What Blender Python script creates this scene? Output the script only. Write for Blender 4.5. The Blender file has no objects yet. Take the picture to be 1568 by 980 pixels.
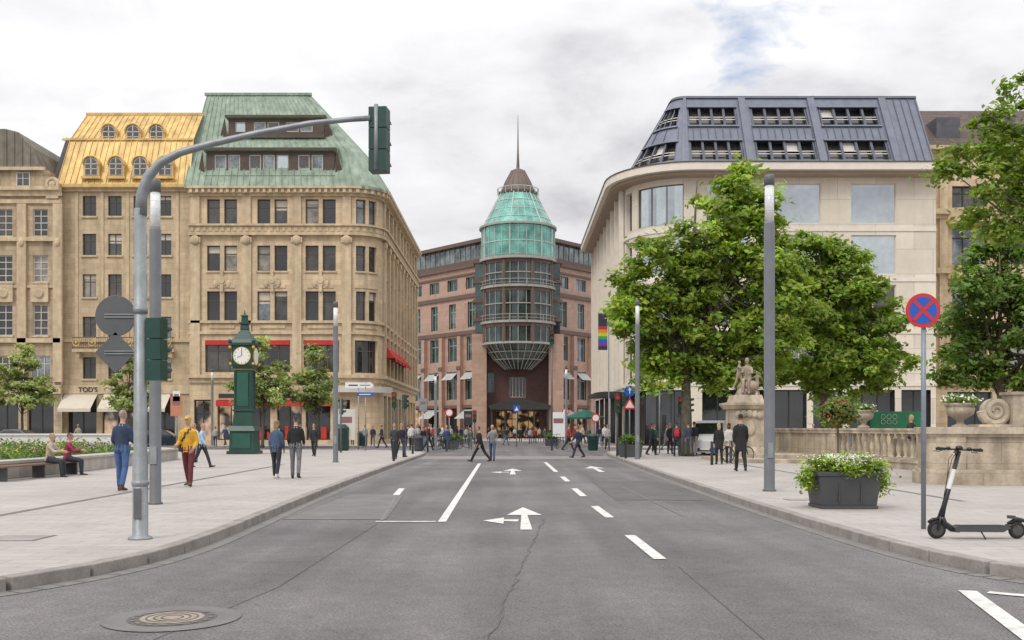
import bpy, math, random
import numpy as np
from mathutils import Vector, Matrix, kdtree
random.seed(7); rng=np.random.default_rng(7)
sc=bpy.context.scene
# ---- site survey: bearing / height readings taken from the station point, with distance d (m)
F=1524.0; EYE=1.6
def gd(v): return EYE*F/(v-655.0)
def X(u,d): return (u-784.0)*d/F
def Z(v,d): return EYE+(655.0-v)*d/F
# ------------------------------------------------------------------ materials
MC={}
def mat(name,col,rough=.8,metal=0,var=.12,scale=1.5,bump=0,bscale=25,brick=None,spec=.5,emit=None,streak=0,flat=False):
    if name in MC: return MC[name]
    m=bpy.data.materials.new(name); m.use_nodes=True; nt=m.node_tree; N=nt.nodes; L=nt.links
    bs=N['Principled BSDF']; bs.inputs['Roughness'].default_value=rough; bs.inputs['Metallic'].default_value=metal
    bs.inputs['Specular IOR Level'].default_value=spec
    tc=N.new('ShaderNodeTexCoord')
    def nz(sc_,det=3,vec=None):
        n=N.new('ShaderNodeTexNoise'); n.inputs['Scale'].default_value=sc_; n.inputs['Detail'].default_value=det
        L.new(vec or tc.outputs['Object'],n.inputs['Vector']); return n
    def mr(src,a,b,c=.3,d=.7):
        r=N.new('ShaderNodeMapRange'); r.inputs[1].default_value=c; r.inputs[2].default_value=d
        r.inputs[3].default_value=a; r.inputs[4].default_value=b; L.new(src,r.inputs[0]); return r.outputs[0]
    base=None
    if brick:
        bw,bh,ms,k=brick
        br=N.new('ShaderNodeTexBrick'); br.inputs['Scale'].default_value=1
        c=np.array(col)
        br.inputs['Color1'].default_value=(*(c*1.08),1); br.inputs['Color2'].default_value=(*(c*.90),1); br.inputs['Mortar'].default_value=(*(c*k),1)
        if flat: br.inputs['Color1'].default_value=(*(c*1.05),1); br.inputs['Color2'].default_value=(*(c*.94),1)
        br.inputs['Mortar Size'].default_value=ms; br.inputs['Brick Width'].default_value=bw; br.inputs['Row Height'].default_value=bh
        br.inputs['Mortar Smooth'].default_value=.3
        if flat: L.new(tc.outputs['Object'],br.inputs['Vector'])
        else:
            sp=N.new('ShaderNodeSeparateXYZ'); L.new(tc.outputs['Object'],sp.inputs[0])
            ad=N.new('ShaderNodeMath'); L.new(sp.outputs[0],ad.inputs[0]); L.new(sp.outputs[1],ad.inputs[1])
            cb=N.new('ShaderNodeCombineXYZ'); L.new(ad.outputs[0],cb.inputs[0]); L.new(sp.outputs[2],cb.inputs[1]); L.new(cb.outputs[0],br.inputs['Vector'])
        base=br.outputs['Color']
    f=mr(nz(scale).outputs['Fac'],1-var,1+var)
    f2=mr(nz(scale*9,2).outputs['Fac'],1-var*.5,1+var*.5)
    mu=N.new('ShaderNodeMath'); mu.operation='MULTIPLY'; L.new(f,mu.inputs[0]); L.new(f2,mu.inputs[1]); fac=mu.outputs[0]
    if streak:
        mp=N.new('ShaderNodeMapping'); mp.inputs['Scale'].default_value=(1.3,1.3,.12); L.new(tc.outputs['Object'],mp.inputs[0])
        f3=mr(nz(1.5,4,mp.outputs[0]).outputs['Fac'],1-streak,1+streak*.4)
        m2=N.new('ShaderNodeMath'); m2.operation='MULTIPLY'; L.new(fac,m2.inputs[0]); L.new(f3,m2.inputs[1]); fac=m2.outputs[0]
    vm=N.new('ShaderNodeVectorMath'); vm.operation='SCALE'; L.new(fac,vm.inputs['Scale'])
    if base: L.new(base,vm.inputs[0])
    else: vm.inputs[0].default_value=col
    L.new(vm.outputs[0],bs.inputs['Base Color'])
    if bump:
        b=N.new('ShaderNodeBump'); b.inputs['Strength'].default_value=bump; b.inputs['Distance'].default_value=.02
        L.new(nz(bscale,3).outputs['Fac'],b.inputs['Height']); L.new(b.outputs[0],bs.inputs['Normal'])
    if emit:
        bs.inputs['Emission Color'].default_value=(*emit[0],1)
        L.new(mr(nz(emit[2] if len(emit)>2 else .8,2).outputs['Fac'],0,emit[1],.45,.6),bs.inputs['Emission Strength'])
    MC[name]=m; return m
def cloth(c): return mat('cloth_%d_%d_%d'%tuple(int(i*255) for i in c),c,.9,var=.22,scale=8)
stone=mat('sandstone',(.63,.49,.325),.85,brick=(1.1,.5,.014,.68),var=.10,streak=.2)
stone2=mat('sandstone_b',(.56,.44,.285),.85,brick=(1.2,.5,.014,.7),var=.11,streak=.22)
stone3=mat('sandstone_old',(.49,.385,.255),.85,brick=(1.0,.45,.015,.68),var=.14,streak=.28)
trim=mat('stone_trim',(.60,.475,.315),.85,var=.13,streak=.24,scale=2)
lime=mat('limestone',(.74,.665,.56),.75,brick=(3.0,1.95,.02,.6),var=.05,streak=.05)
limet=mat('limestone_trim',(.75,.69,.60),.7,var=.05)
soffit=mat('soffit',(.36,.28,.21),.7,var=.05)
copper=mat('copper_patina',(.28,.355,.275),.7,var=.18,streak=.34,scale=.8)
brown=mat('brown_timber',(.085,.06,.045),.6,var=.2)
gold=mat('gold_sheet',(.68,.465,.17),.5,metal=.15,var=.18,streak=.28,scale=1.2)
slate=mat('slate',(.10,.10,.115),.6,var=.2,brick=(.4,.25,.01,.7))
tile=mat('roof_tile',(.12,.085,.075),.8,var=.2,brick=(.3,.35,.02,.5))
mossy=mat('old_roof',(.205,.185,.145),.8,var=.2,streak=.3)
lead=mat('zinc_roof',(.17,.185,.23),.45,metal=.3,var=.08,streak=.12)
leadd=mat('zinc_seam',(.10,.11,.14),.45,metal=.3)
glassA=mat('glass_dark',(.02,.022,.024),.04,var=.3,scale=.5,spec=1.0)
glassB=mat('glass_mid',(.055,.05,.045),.06,var=.6,scale=.9,spec=1.0)
glassC=mat('glass_curtain',(.24,.22,.19),.1,var=.5,scale=1.3,spec=.9)
glassR=mat('glass_sky',(.52,.57,.59),.03,metal=.85,var=.12,scale=.25,spec=1.0)
glassM=mat('glass_half_sky',(.20,.22,.23),.03,metal=.6,var=.6,scale=.6,spec=1.0)
glassS=mat('glass_shop',(.03,.028,.025),.05,var=.4,spec=.9,emit=((1,.66,.42),.6,.6))
glassG=mat('glass_green',(.14,.38,.315),.05,metal=.45,var=.45,scale=.55,spec=1.0)
glassGd=mat('glass_tower',(.05,.075,.07),.04,metal=.4,var=.6,scale=.5,spec=1.0)
warm=mat('lit_interior',(.10,.06,.035),.6,emit=((1,.58,.25),.38,.9))
frameW=mat('frame_white',(.58,.56,.51),.5,var=.05)
frameD=mat('frame_dark',(.035,.035,.035),.5)
frameB=mat('frame_bronze',(.10,.075,.055),.5)
frameG=mat('frame_green',(.30,.42,.37),.5)
pink=mat('pink_granite',(.44,.29,.225),.6,brick=(1.2,.8,.012,.75),var=.08)
pinkd=mat('brown_granite',(.14,.088,.07),.5,var=.12)
maroon=mat('maroon_granite',(.12,.055,.05),.45,brick=(1.2,.8,.015,.6),var=.12)
steel=mat('grey_steel',(.13,.135,.145),.5,metal=.2,var=.1,scale=3)
steelL=mat('galvanised',(.26,.28,.29),.45,metal=.3,var=.16,scale=5)
dark=mat('dark_metal',(.03,.03,.033),.45,var=.1)
anth=mat('anthracite',(.06,.063,.068),.55,var=.12,bump=.1)
green=mat('dark_green',(.012,.055,.042),.4,var=.2)
red=mat('red_fabric',(.50,.035,.03),.8,var=.12)
redp=mat('sign_red',(.6,.03,.03),.4,var=.03)
bluep=mat('sign_blue',(.02,.10,.48),.4,var=.03)
white=mat('white_paint',(.75,.75,.74),.5,var=.05)
cream=mat('awning_cream',(.62,.56,.46),.8,var=.05)
blackr=mat('rubber',(.018,.018,.018),.8,var=.1)
glossb=mat('gloss_black',(.015,.015,.017),.25,var=.05)
concrete=mat('concrete',(.42,.39,.35),.85,var=.12,streak=.15,brick=(2.2,3,.02,.6))
wood=mat('bench_wood',(.16,.09,.05),.7,var=.2)
fstone=mat('fountain_stone',(.46,.385,.29),.85,var=.22,streak=.45,bump=.3,bscale=12,brick=(1.3,.55,.008,.6))
fstone2=mat('fountain_trim',(.49,.415,.32),.85,var=.24,streak=.45,bump=.3,bscale=12)
soil=mat('soil',(.05,.035,.022),.95,var=.2)
amber=mat('yellow_trim',(.6,.42,.05),.4)
kerbm=mat('kerb_stone',(.28,.255,.235),.85,var=.2,scale=3,bump=.2)
paint=mat('road_paint',(.64,.63,.60),.7,var=.25,scale=7)
paintw=mat('road_paint_worn',(.19,.182,.178),.85,var=.2,scale=6)
patch=mat('asphalt_patch',(.175,.166,.162),.9,var=.15,scale=1.3,bump=.3,bscale=90)
patchd=mat('asphalt_patch_dark',(.122,.114,.113),.9,var=.18,scale=1.3,bump=.3,bscale=90)
bitu=mat('bitumen',(.10,.095,.095),.7,var=.3,scale=5)
iron=mat('cast_iron',(.10,.09,.08),.6,var=.25,scale=12)
iron2=mat('cast_iron_pale',(.32,.27,.22),.8,var=.25,scale=12)
bark=mat('bark',(.11,.095,.07),.9,var=.3,scale=5)
lampglass=mat('lamp_glass',(.70,.71,.72),.12,var=.15,spec=.8)
carp=mat('car_paint_dark',(.02,.03,.045),.2,metal=.3,var=.05)
vanp=mat('van_paint',(.60,.61,.62),.3,var=.04)

def asphalt():
    m=bpy.data.materials.new('asphalt'); m.use_nodes=True; nt=m.node_tree;N=nt.nodes;L=nt.links
    bs=N['Principled BSDF']; bs.inputs['Roughness'].default_value=.88
    tc=N.new('ShaderNodeTexCoord')
    def nz(s,d,sc_=None,rough=.5):
        n=N.new('ShaderNodeTexNoise'); n.inputs['Scale'].default_value=s; n.inputs['Detail'].default_value=d; n.inputs['Roughness'].default_value=rough
        if sc_:
            mp=N.new('ShaderNodeMapping'); mp.inputs['Scale'].default_value=sc_; L.new(tc.outputs['Object'],mp.inputs[0]); L.new(mp.outputs[0],n.inputs['Vector'])
        else: L.new(tc.outputs['Object'],n.inputs['Vector'])
        return n.outputs['Fac']
    def mr(s,a,b,c,d):
        r=N.new('ShaderNodeMapRange'); r.inputs[1].default_value=c; r.inputs[2].default_value=d; r.inputs[3].default_value=a; r.inputs[4].default_value=b; L.new(s,r.inputs[0]); return r.outputs[0]
    def mul(a,b):
        q=N.new('ShaderNodeMath'); q.operation='MULTIPLY'; L.new(a,q.inputs[0]); L.new(b,q.inputs[1]); return q.outputs[0]
    a=mr(nz(.3,5),.82,1.16,.35,.65)
    b=mr(nz(1.0,4,(1.1,.05,1)),.82,1.16,.35,.65)      # wheel track wear along the street
    c=mr(nz(48,3,None,.85),.35,1.65,.3,.7)            # aggregate
    e=mr(nz(4,4),.90,1.09,.3,.7)
    vo=N.new('ShaderNodeTexVoronoi'); vo.feature='DISTANCE_TO_EDGE'; vo.inputs['Scale'].default_value=.13
    nn=N.new('ShaderNodeTexNoise'); nn.inputs['Scale'].default_value=1.2; nn.inputs['Detail'].default_value=4; L.new(tc.outputs['Object'],nn.inputs['Vector'])
    va=N.new('ShaderNodeVectorMath'); va.operation='MULTIPLY_ADD'; va.inputs[1].default_value=(.9,.9,.9); L.new(nn.outputs['Color'],va.inputs[0]); L.new(tc.outputs['Object'],va.inputs[2]); L.new(va.outputs[0],vo.inputs['Vector'])
    cr=mr(vo.outputs['Distance'],.86,1,.001,.003)
    t=mul(mul(mul(mul(a,b),c),e),cr)
    vm=N.new('ShaderNodeVectorMath'); vm.operation='SCALE'; vm.inputs[0].default_value=(.158,.147,.148); L.new(t,vm.inputs['Scale']); L.new(vm.outputs[0],bs.inputs['Base Color'])
    bp=N.new('ShaderNodeBump'); bp.inputs['Strength'].default_value=.5; bp.inputs['Distance'].default_value=.01; L.new(c,bp.inputs['Height']); L.new(bp.outputs[0],bs.inputs['Normal'])
    return m
asph=asphalt()
paver=mat('pavers',(.405,.372,.345),.85,brick=(.62,.31,.012,.74),var=.09,scale=.45,flat=True,bump=.15,bscale=60)
paver2=mat('pavers_dark',(.16,.15,.145),.85,var=.12)
groundm=mat('ground_far',(.20,.19,.18),.9,var=.2,scale=.05)

# ------------------------------------------------------------------ mesh helpers
class Part:
    def __init__(s,name,m,smooth=False): s.name=name;s.m=m;s.v=[];s.f=[];s.smooth=smooth
    def add(s,vs,fs):
        o=len(s.v); s.v+=[tuple(v) for v in vs]; s.f+=[tuple(i+o for i in f) for f in fs]
    def quad(s,*p): s.add(p,[tuple(range(len(p)))])
    def box(s,x0,x1,y0,y1,z0,z1):
        s.add([(x0,y0,z0),(x1,y0,z0),(x1,y1,z0),(x0,y1,z0),(x0,y0,z1),(x1,y0,z1),(x1,y1,z1),(x0,y1,z1)],
              [(3,2,1,0),(4,5,6,7),(0,1,5,4),(1,2,6,5),(2,3,7,6),(3,0,4,7)])
    def frus(s,cx,cy,z0,z1,a0,b0,a1,b1):
        s.add([(cx-a0,cy-b0,z0),(cx+a0,cy-b0,z0),(cx+a0,cy+b0,z0),(cx-a0,cy+b0,z0),(cx-a1,cy-b1,z1),(cx+a1,cy-b1,z1),(cx+a1,cy+b1,z1),(cx-a1,cy+b1,z1)],
              [(3,2,1,0),(4,5,6,7),(0,1,5,4),(1,2,6,5),(2,3,7,6),(3,0,4,7)])
    def tube(s,pts,rs,n=8,cap=True):
        pts=[Vector(p) for p in pts]
        if not hasattr(rs,'__len__'): rs=[rs]*len(pts)
        vs=[];prev=None
        for i,p in enumerate(pts):
            d=(pts[min(i+1,len(pts)-1)]-pts[max(i-1,0)]).normalized()
            if prev is None:
                a=Vector((0,0,1)) if abs(d.z)<.9 else Vector((1,0,0))
                u=d.cross(a).normalized()
            else: u=(prev-d*prev.dot(d)).normalized()
            prev=u; w=d.cross(u)
            for k in range(n):
                t=2*math.pi*k/n; vs.append(p+(u*math.cos(t)+w*math.sin(t))*rs[i])
        fs=[]
        for i in range(len(pts)-1):
            for k in range(n): fs.append((i*n+k,i*n+(k+1)%n,(i+1)*n+(k+1)%n,(i+1)*n+k))
        if cap: fs.append(tuple(range(n-1,-1,-1))); fs.append(tuple((len(pts)-1)*n+k for k in range(n)))
        s.add(vs,fs)
    def cyl(s,p0,p1,r0,r1=None,n=16): s.tube([p0,p1],[r0,r0 if r1 is None else r1],n)
    def lathe(s,c,prof,n=24):
        vs=[];fs=[]
        for r,z in prof:
            for k in range(n):
                t=2*math.pi*k/n; vs.append((c[0]+r*math.cos(t),c[1]+r*math.sin(t),c[2]+z))
        for i in range(len(prof)-1):
            for k in range(n): fs.append((i*n+k,i*n+(k+1)%n,(i+1)*n+(k+1)%n,(i+1)*n+k))
        fs.append(tuple(range(n-1,-1,-1))); fs.append(tuple((len(prof)-1)*n+k for k in range(n)))
        s.add(vs,fs)
    def ball(s,c,r,nu=10,nv=7):
        if not hasattr(r,'__len__'): r=(r,r,r)
        vs=[];fs=[]
        for j in range(nv+1):
            p=math.pi*j/nv
            for i in range(nu):
                t=2*math.pi*i/nu; vs.append((c[0]+r[0]*math.sin(p)*math.cos(t),c[1]+r[1]*math.sin(p)*math.sin(t),c[2]+r[2]*math.cos(p)))
        for j in range(nv):
            for i in range(nu): fs.append((j*nu+i,(j+1)*nu+i,(j+1)*nu+(i+1)%nu,j*nu+(i+1)%nu))
        s.add(vs,fs)
    def prism(s,poly,z0,z1):
        n=len(poly); vs=[(p[0],p[1],z0) for p in poly]+[(p[0],p[1],z1) for p in poly]
        s.add(vs,[tuple(range(n-1,-1,-1)),tuple(range(n,2*n))]+[(i,(i+1)%n,n+(i+1)%n,n+i) for i in range(n)])
    def prismy(s,poly,y0,y1): # polygon in xz
        n=len(poly); vs=[(p[0],y0,p[1]) for p in poly]+[(p[0],y1,p[1]) for p in poly]
        s.add(vs,[tuple(range(n)),tuple(range(2*n-1,n-1,-1))]+[(i,n+i,n+(i+1)%n,(i+1)%n) for i in range(n)])
    def ring(s,c,R,r,axis='z',n=20,m=6):
        vs=[];fs=[]
        for i in range(n):
            t=2*math.pi*i/n
            for j in range(m):
                q=2*math.pi*j/m; a=(R+r*math.cos(q)); b=r*math.sin(q)
                p={'z':(a*math.cos(t),a*math.sin(t),b),'y':(a*math.cos(t),b,a*math.sin(t)),'x':(b,a*math.cos(t),a*math.sin(t))}[axis]
                vs.append((c[0]+p[0],c[1]+p[1],c[2]+p[2]))
        for i in range(n):
            for j in range(m): fs.append((i*m+j,((i+1)%n)*m+j,((i+1)%n)*m+(j+1)%m,i*m+(j+1)%m))
        s.add(vs,fs)
class Obj:
    def __init__(s,name,loc=(0,0,0),rot=0,local=False):
        s.e=bpy.data.objects.new(name,None); sc.collection.objects.link(s.e); s.e.empty_display_size=.3
        s.loc=Vector(loc); s.e.location=loc; s.e.rotation_euler=(0,0,rot); s.local=local; s.parts={}
    def p(s,name,m,smooth=False):
        k=(name,m.name)
        if k not in s.parts: s.parts[k]=Part(name,m,smooth)
        return s.parts[k]
    def done(s,bevel=0):
        for pt in s.parts.values():
            if not pt.v: continue
            me=bpy.data.meshes.new(pt.name)
            v=pt.v if s.local else [(a-s.loc.x,b-s.loc.y,c-s.loc.z) for a,b,c in pt.v]
            me.from_pydata(v,[],pt.f); me.materials.append(pt.m)
            if pt.smooth: me.polygons.foreach_set('use_smooth',[True]*len(me.polygons))
            me.update()
            o=bpy.data.objects.new(pt.name,me); sc.collection.objects.link(o); o.parent=s.e
            if bevel:
                b=o.modifiers.new('bevel','BEVEL'); b.width=bevel; b.segments=2; b.limit_method='ANGLE'
        return s.e
class Fac:
    def __init__(s,pts,z0=0,k=0):
        s.P=[Vector(p) for p in pts]; s.z0=z0; s.k=k
        s.U=[0]
        for a,b in zip(s.P,s.P[1:]): s.U.append(s.U[-1]+(b-a).length)
        sn=[Vector(((b-a).y,-(b-a).x)).normalized() for a,b in zip(s.P,s.P[1:])]
        s.N=[sn[0]]+[(a+b).normalized() for a,b in zip(sn,sn[1:])]+[sn[-1]]
        s.L=s.U[-1]
    def pt(s,u,v,w):
        w=w-s.k*v
        i=0
        while i<len(s.U)-2 and u>s.U[i+1]: i+=1
        t=(u-s.U[i])/(s.U[i+1]-s.U[i])
        p=s.P[i].lerp(s.P[i+1],t); n=s.N[i].lerp(s.N[i+1],t).normalized()
        return (p.x+n.x*w,p.y+n.y*w,s.z0+v)
    def us(s,a,b): return [a]+[u for u in s.U if a+1e-4<u<b-1e-4]+[b]
    def rib(s,part,u0,u1,v0,v1,w0,w1):
        us=s.us(u0,u1); n=len(us); vs=[]
        for u in us: vs+=[s.pt(u,v0,w0),s.pt(u,v0,w1),s.pt(u,v1,w1),s.pt(u,v1,w0)]
        fs=[(0,1,2,3),(4*n-1,4*n-2,4*n-3,4*n-4)]
        for i in range(n-1):
            a=4*i;b=a+4
            for j in range(4): fs.append((a+j,b+j,b+(j+1)%4,a+(j+1)%4))
        part.add(vs,fs)
    def sheet(s,part,u0,u1,v0,v1,w):
        us=s.us(u0,u1)
        for a,b in zip(us,us[1:]): part.quad(s.pt(a,v0,w),s.pt(b,v0,w),s.pt(b,v1,w),s.pt(a,v1,w))
    def wall(s,part,u0,u1,v0,v1,wins,w=0):
        us=sorted(set([round(x,4) for x in s.us(u0,u1)+[q for wn in wins for q in wn[:2] if u0<q<u1]]))
        vs=sorted(set([v0,v1]+[round(q,4) for wn in wins for q in wn[2:4] if v0<q<v1]))
        for a,b in zip(us,us[1:]):
            cu=(a+b)/2; col=[wn for wn in wins if wn[0]<cu<wn[1]]
            for c,d in zip(vs,vs[1:]):
                cv=(c+d)/2
                if any(wn[2]<cv<wn[3] for wn in col): continue
                part.quad(s.pt(a,c,w),s.pt(b,c,w),s.pt(b,d,w),s.pt(a,d,w))
    def window(s,ob,wn,rev,fr,nx=2,nz=2,depth=.3,fw=.07,glasses=None,bars=None,sill=None,w=0,blind=0):
        u0,u1,v0,v1=wn[:4]
        rp=ob.p('window_reveals',rev)
        us=s.us(u0,u1); wd=w-depth
        for a,b in zip(us,us[1:]):
            rp.quad(s.pt(a,v0,w),s.pt(b,v0,w),s.pt(b,v0,wd),s.pt(a,v0,wd)); rp.quad(s.pt(a,v1,wd),s.pt(b,v1,wd),s.pt(b,v1,w),s.pt(a,v1,w))
        for a in (u0,u1): rp.quad(s.pt(a,v0,w),s.pt(a,v0,wd),s.pt(a,v1,wd),s.pt(a,v1,w))
        g=random.choice(glasses or [glassA,glassA,glassB,glassB,glassC,glassM])
        s.sheet(ob.p('window_glass_'+g.name,g),u0,u1,v0,v1,wd+.004)
        if blind and random.random()<blind:
            vb=v1-(v1-v0)*random.uniform(.15,.6); s.sheet(ob.p('window_blinds',cream),u0+fw,u1-fw,vb,v1-fw,wd+.0055)
        fp=ob.p('window_frames',fr); a=wd+.006; b=wd+.075
        s.rib(fp,u0,u1,v0,v0+fw,a,b); s.rib(fp,u0,u1,v1-fw,v1,a,b)
        s.rib(fp,u0,u0+fw,v0+fw,v1-fw,a,b); s.rib(fp,u1-fw,u1,v0+fw,v1-fw,a,b)
        bw=(bars or fw)/2
        for i in range(1,nx):
            c=u0+(u1-u0)*i/nx; s.rib(fp,c-bw,c+bw,v0+fw,v1-fw,a,b-.01)
        for i in range(1,nz):
            c=v0+(v1-v0)*i/nz
            if nz==2: c=v0+(v1-v0)*.68
            s.rib(fp,u0+fw,u1-fw,c-bw,c+bw,a,b-.02)
        if sill: s.rib(ob.p('sills',sill),u0-.12,u1+.12,v0-.16,v0-.003,w-.02,w+.14)
def arc(cx,cy,r,a0,a1,n):
    return [(cx+r*math.cos(math.radians(a0+(a1-a0)*i/n)),cy+r*math.sin(math.radians(a0+(a1-a0)*i/n))) for i in range(n+1)]
def seams(part,a,b,c,d,n,th=.05,h=.07):
    a,b,c,d=map(Vector,(a,b,c,d)); nn=(b-a).cross(d-a).normalized()
    for i in range(n+1):
        t=i/n; p=a.lerp(b,t); q=d.lerp(c,t); e=(b-a).normalized()*th
        part.add([p,p+e,p+e+nn*h,p+nn*h,q,q+e,q+e+nn*h,q+nn*h],[(0,1,2,3),(7,6,5,4),(0,4,5,1),(1,5,6,2),(2,6,7,3),(3,7,4,0)])

# ================================================================== GROUND
g=Obj('ground'); g.p('ground_sheet',groundm).quad((-1500,-1500,-.012),(1500,-1500,-.012),(1500,1500,-.012),(-1500,1500,-.012)); g.done()
r=Obj('road',(0,0,0)); r.p('asphalt_sheet',asph).quad((-80,-40,-.004),(80,-40,-.004),(80,190,-.004),(-80,190,-.004)); r.done()
KL=[(-40,5.2),(-14,5.9),(-9,7.0),(-6.6,8.3),(-5.5,9.2),(-5.02,9.9),(-4.64,10.8),(-4.4,11.8),(-4.32,13.3),(-4.38,15.5),(-4.55,19.8),(-4.8,28),(-5.0,41),(-5.1,54),(-5.3,60),(-6.2,64),(-9,66.5),(-14,67),(-78,67)]
KR=[(45,5.4),(14,6.6),(9,7.9),(6.9,9.1),(5.9,10.0),(5.4,10.7),(5.18,11.6),(5.05,12.8),(4.98,14.8),(4.93,18.3),(4.95,24),(5.1,34),(5.5,54),(5.8,60),(6.6,64),(9,66.5),(14,67),(78,67)]
def smoothp(P,it=2):
    for _ in range(it):
        Q=[P[0]]
        for a,b in zip(P,P[1:]): Q+=[(a[0]*.75+b[0]*.25,a[1]*.75+b[1]*.25),(a[0]*.25+b[0]*.75,a[1]*.25+b[1]*.75)]
        P=Q+[P[-1]]
    return P
KZ=.12
guttm=mat('gutter',(.19,.18,.17),.85,var=.15,scale=4)
def pavement(name,K,close,sgn):
    K=smoothp(K,2)
    ob=Obj(name); pv=ob.p('paving',paver)
    poly=K+close
    pv.add([(x,y,KZ) for x,y in poly],[tuple(range(len(poly)))]); ob.done()
    kb=Obj('kerb'); kp=kb.p('kerb_stones',kerbm)
    D=[];acc=0;D.append(K[0])
    for a,b in zip(K,K[1:]):
        l=math.hypot(b[0]-a[0],b[1]-a[1])
        if l<1e-6: continue
        t=1.0-acc
        while t<=l:
            D.append((a[0]+(b[0]-a[0])*t/l,a[1]+(b[1]-a[1])*t/l)); t+=1.0
        acc=(acc+l)%1.0
    for a,b in zip(D,D[1:]):
        if abs(a[0])>45: continue
        d=Vector((b[0]-a[0],b[1]-a[1])).normalized(); n=Vector((d.y,-d.x))*sgn
        g_=.010; a2=Vector(a)+d*g_; b2=Vector(b)-d*g_
        w=.17
        j=random.uniform(-.005,.005)
        ps=[a2-n*.02,b2-n*.02,b2+n*w,a2+n*w]
        kp.add([(p.x,p.y,-.02) for p in ps]+[(p.x,p.y,KZ+.012+j) for p in ps],[(4,5,6,7),(0,1,5,4),(1,2,6,5),(2,3,7,6),(3,0,4,7)])
    kb.done(bevel=.014)
    gt=Obj('gutter'); gp=gt.p('gutter_stones',guttm)
    for a,b in zip(K,K[1:]):
        d=Vector((b[0]-a[0],b[1]-a[1]))
        if d.length<1e-6: continue
        d.normalize(); nn=Vector((d.y,-d.x))*sgn
        gp.quad((a[0]+nn.x*.16,a[1]+nn.y*.16,.001),(b[0]+nn.x*.16,b[1]+nn.y*.16,.001),(b[0]+nn.x*.40,b[1]+nn.y*.40,.001),(a[0]+nn.x*.40,a[1]+nn.y*.40,.001))
    gt.done()
pavement('pavement_west',KL,[(-78,5)],1)
pavement('pavement_east',KR,[(78,5.0)],-1)
pavement('frontage_west',[(-78,80),(-14,80),(-9,80.5),(-6.4,83),(-5.6,88),(-5.4,175)],[(-78,175)],1)
pavement('frontage_east',[(78,72),(16,72),(10,73),(7.2,76),(6.4,82),(6.0,175)],[(78,175)],-1)
pl=Obj('pedestrian_plaza'); pl.p('paving',paver).quad((-5.3,118,.002),(5.9,118,.002),(5.9,176,.002),(-5.3,176,.002)); pl.done()
cw=Obj('raised_crossing'); cw.p('paving',mat('pavers_cross',(.25,.235,.225),.85,var=.12,brick=(.3,.15,.01,.7),flat=True)).quad((-4.9,50.5,.003),(5.2,50.5,.003),(5.3,56,.003),(-4.95,56,.003)); cw.done()
dl=Obj('drainage_channel'); q=dl.p('slots',paver2)
q.quad((-8.5,8,KZ+.004),(-8.35,8,KZ+.004),(-9.1,40,KZ+.004),(-9.3,40,KZ+.004))
q.quad((9.0,20,KZ+.004),(9.15,20,KZ+.004),(9.35,45,KZ+.004),(9.2,45,KZ+.004)); dl.done()
for (u,v,w_,l_) in [(30,824,.7,.7),(1225,765,.6,.5)]:
    d=gd(v)*(EYE-KZ)/EYE; x=X(u,d); o=Obj('access_cover',(x,d,KZ)); q=o.p('frame',iron)
    q.box(x-w_/2,x+w_/2,d-l_/2,d+l_/2,KZ+.001,KZ+.004); o.p('lid',mat('pavers_lid',(.30,.28,.27),.85,var=.15)).box(x-w_/2+.03,x+w_/2-.03,d-l_/2+.03,d+l_/2-.03,KZ+.004,KZ+.007); o.done()
mk=Obj('road_markings'); mp_=mk.p('white_paint',paint); mw=mk.p('worn_paint',paintw); zz=.006
def strip(part,a,b,w,z=zz):
    a=Vector(a);b=Vector(b);d=(b-a).normalized();n=Vector((-d.y,d.x))*w/2
    part.quad((a.x-n.x,a.y-n.y,z),(b.x-n.x,b.y-n.y,z),(b.x+n.x,b.y+n.y,z),(a.x+n.x,a.y+n.y,z))
strip(mp_,(-1.19,16.9),(-1.45,44.5),.14)
strip(mp_,(-2.32,16.95),(-1.30,16.95),.14)
strip(mp_,(-2.75,23.6),(-2.9,26.2),.16)
strip(mw,(-2.25,17.2),(-2.65,22.5),.06)
for a,b in [((1.54,46),(1.60,36)),((1.64,32.5),(1.66,29.6)),((1.64,26.2),(1.67,23.2)),((1.68,20.3),(1.74,17.7)),((1.75,14.8),(1.80,12.1))]: strip(mp_,a,b,.16)
strip(mw,(3.0,27),(3.1,18),.035,.0045)
strip(mp_,(4.46,9.75),(3.88,7.3),.17); strip(mp_,(4.62,9.66),(6.0,8.6),.14)
def arrow(x,y,s=1.0,left=True):
    def P(l): return [(x+a*s,y+b*s,zz) for a,b in l]
    mp_.quad(*P([(-.09,0),(.10,0),(.06,2.6),(-.05,2.6)]))
    mp_.quad(*P([(-.32,2.602),(.33,2.602),(.0,4.4)]))
    if left:
        mp_.quad(*P([(-.12,1.35),(-.10,1.75),(-.36,1.72),(-.36,1.42)]))
        mp_.quad(*P([(-.362,.95),(-.362,2.1),(-.72,1.5)]))
arrow(.22,15.6); arrow(.02,34.0,1.1); arrow(3.25,36,1.2,False)
mk.done()
pa=Obj('road_repair_patch'); q=pa.p('patch',patch); qd=pa.p('patch_dark',patchd); qs=pa.p('patch_joint',bitu)
def patchq(part,P):
    part.quad(*[(a,b,.001) for a,b in P])
    for a,b in zip(P,P[1:]+P[:1]): strip(qs,a,b,.014,.0025)
patchq(q,[(-4.0,17.4),(-2.2,17.4),(-2.6,24),(-3.9,24)]); patchq(qd,[(2.3,22),(4.2,22),(4.3,30),(2.4,30)])
for P in ([(-2.9,6.2),(-2.35,10),(-2.25,16.6)],[(1.9,5),(1.92,11.5)]):
    for a,b in zip(P,P[1:]): strip(qs,a,b,.011,.0018)
pa.done()
cr=Obj('asphalt_crack'); q=cr.p('sealant',bitu)
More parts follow.
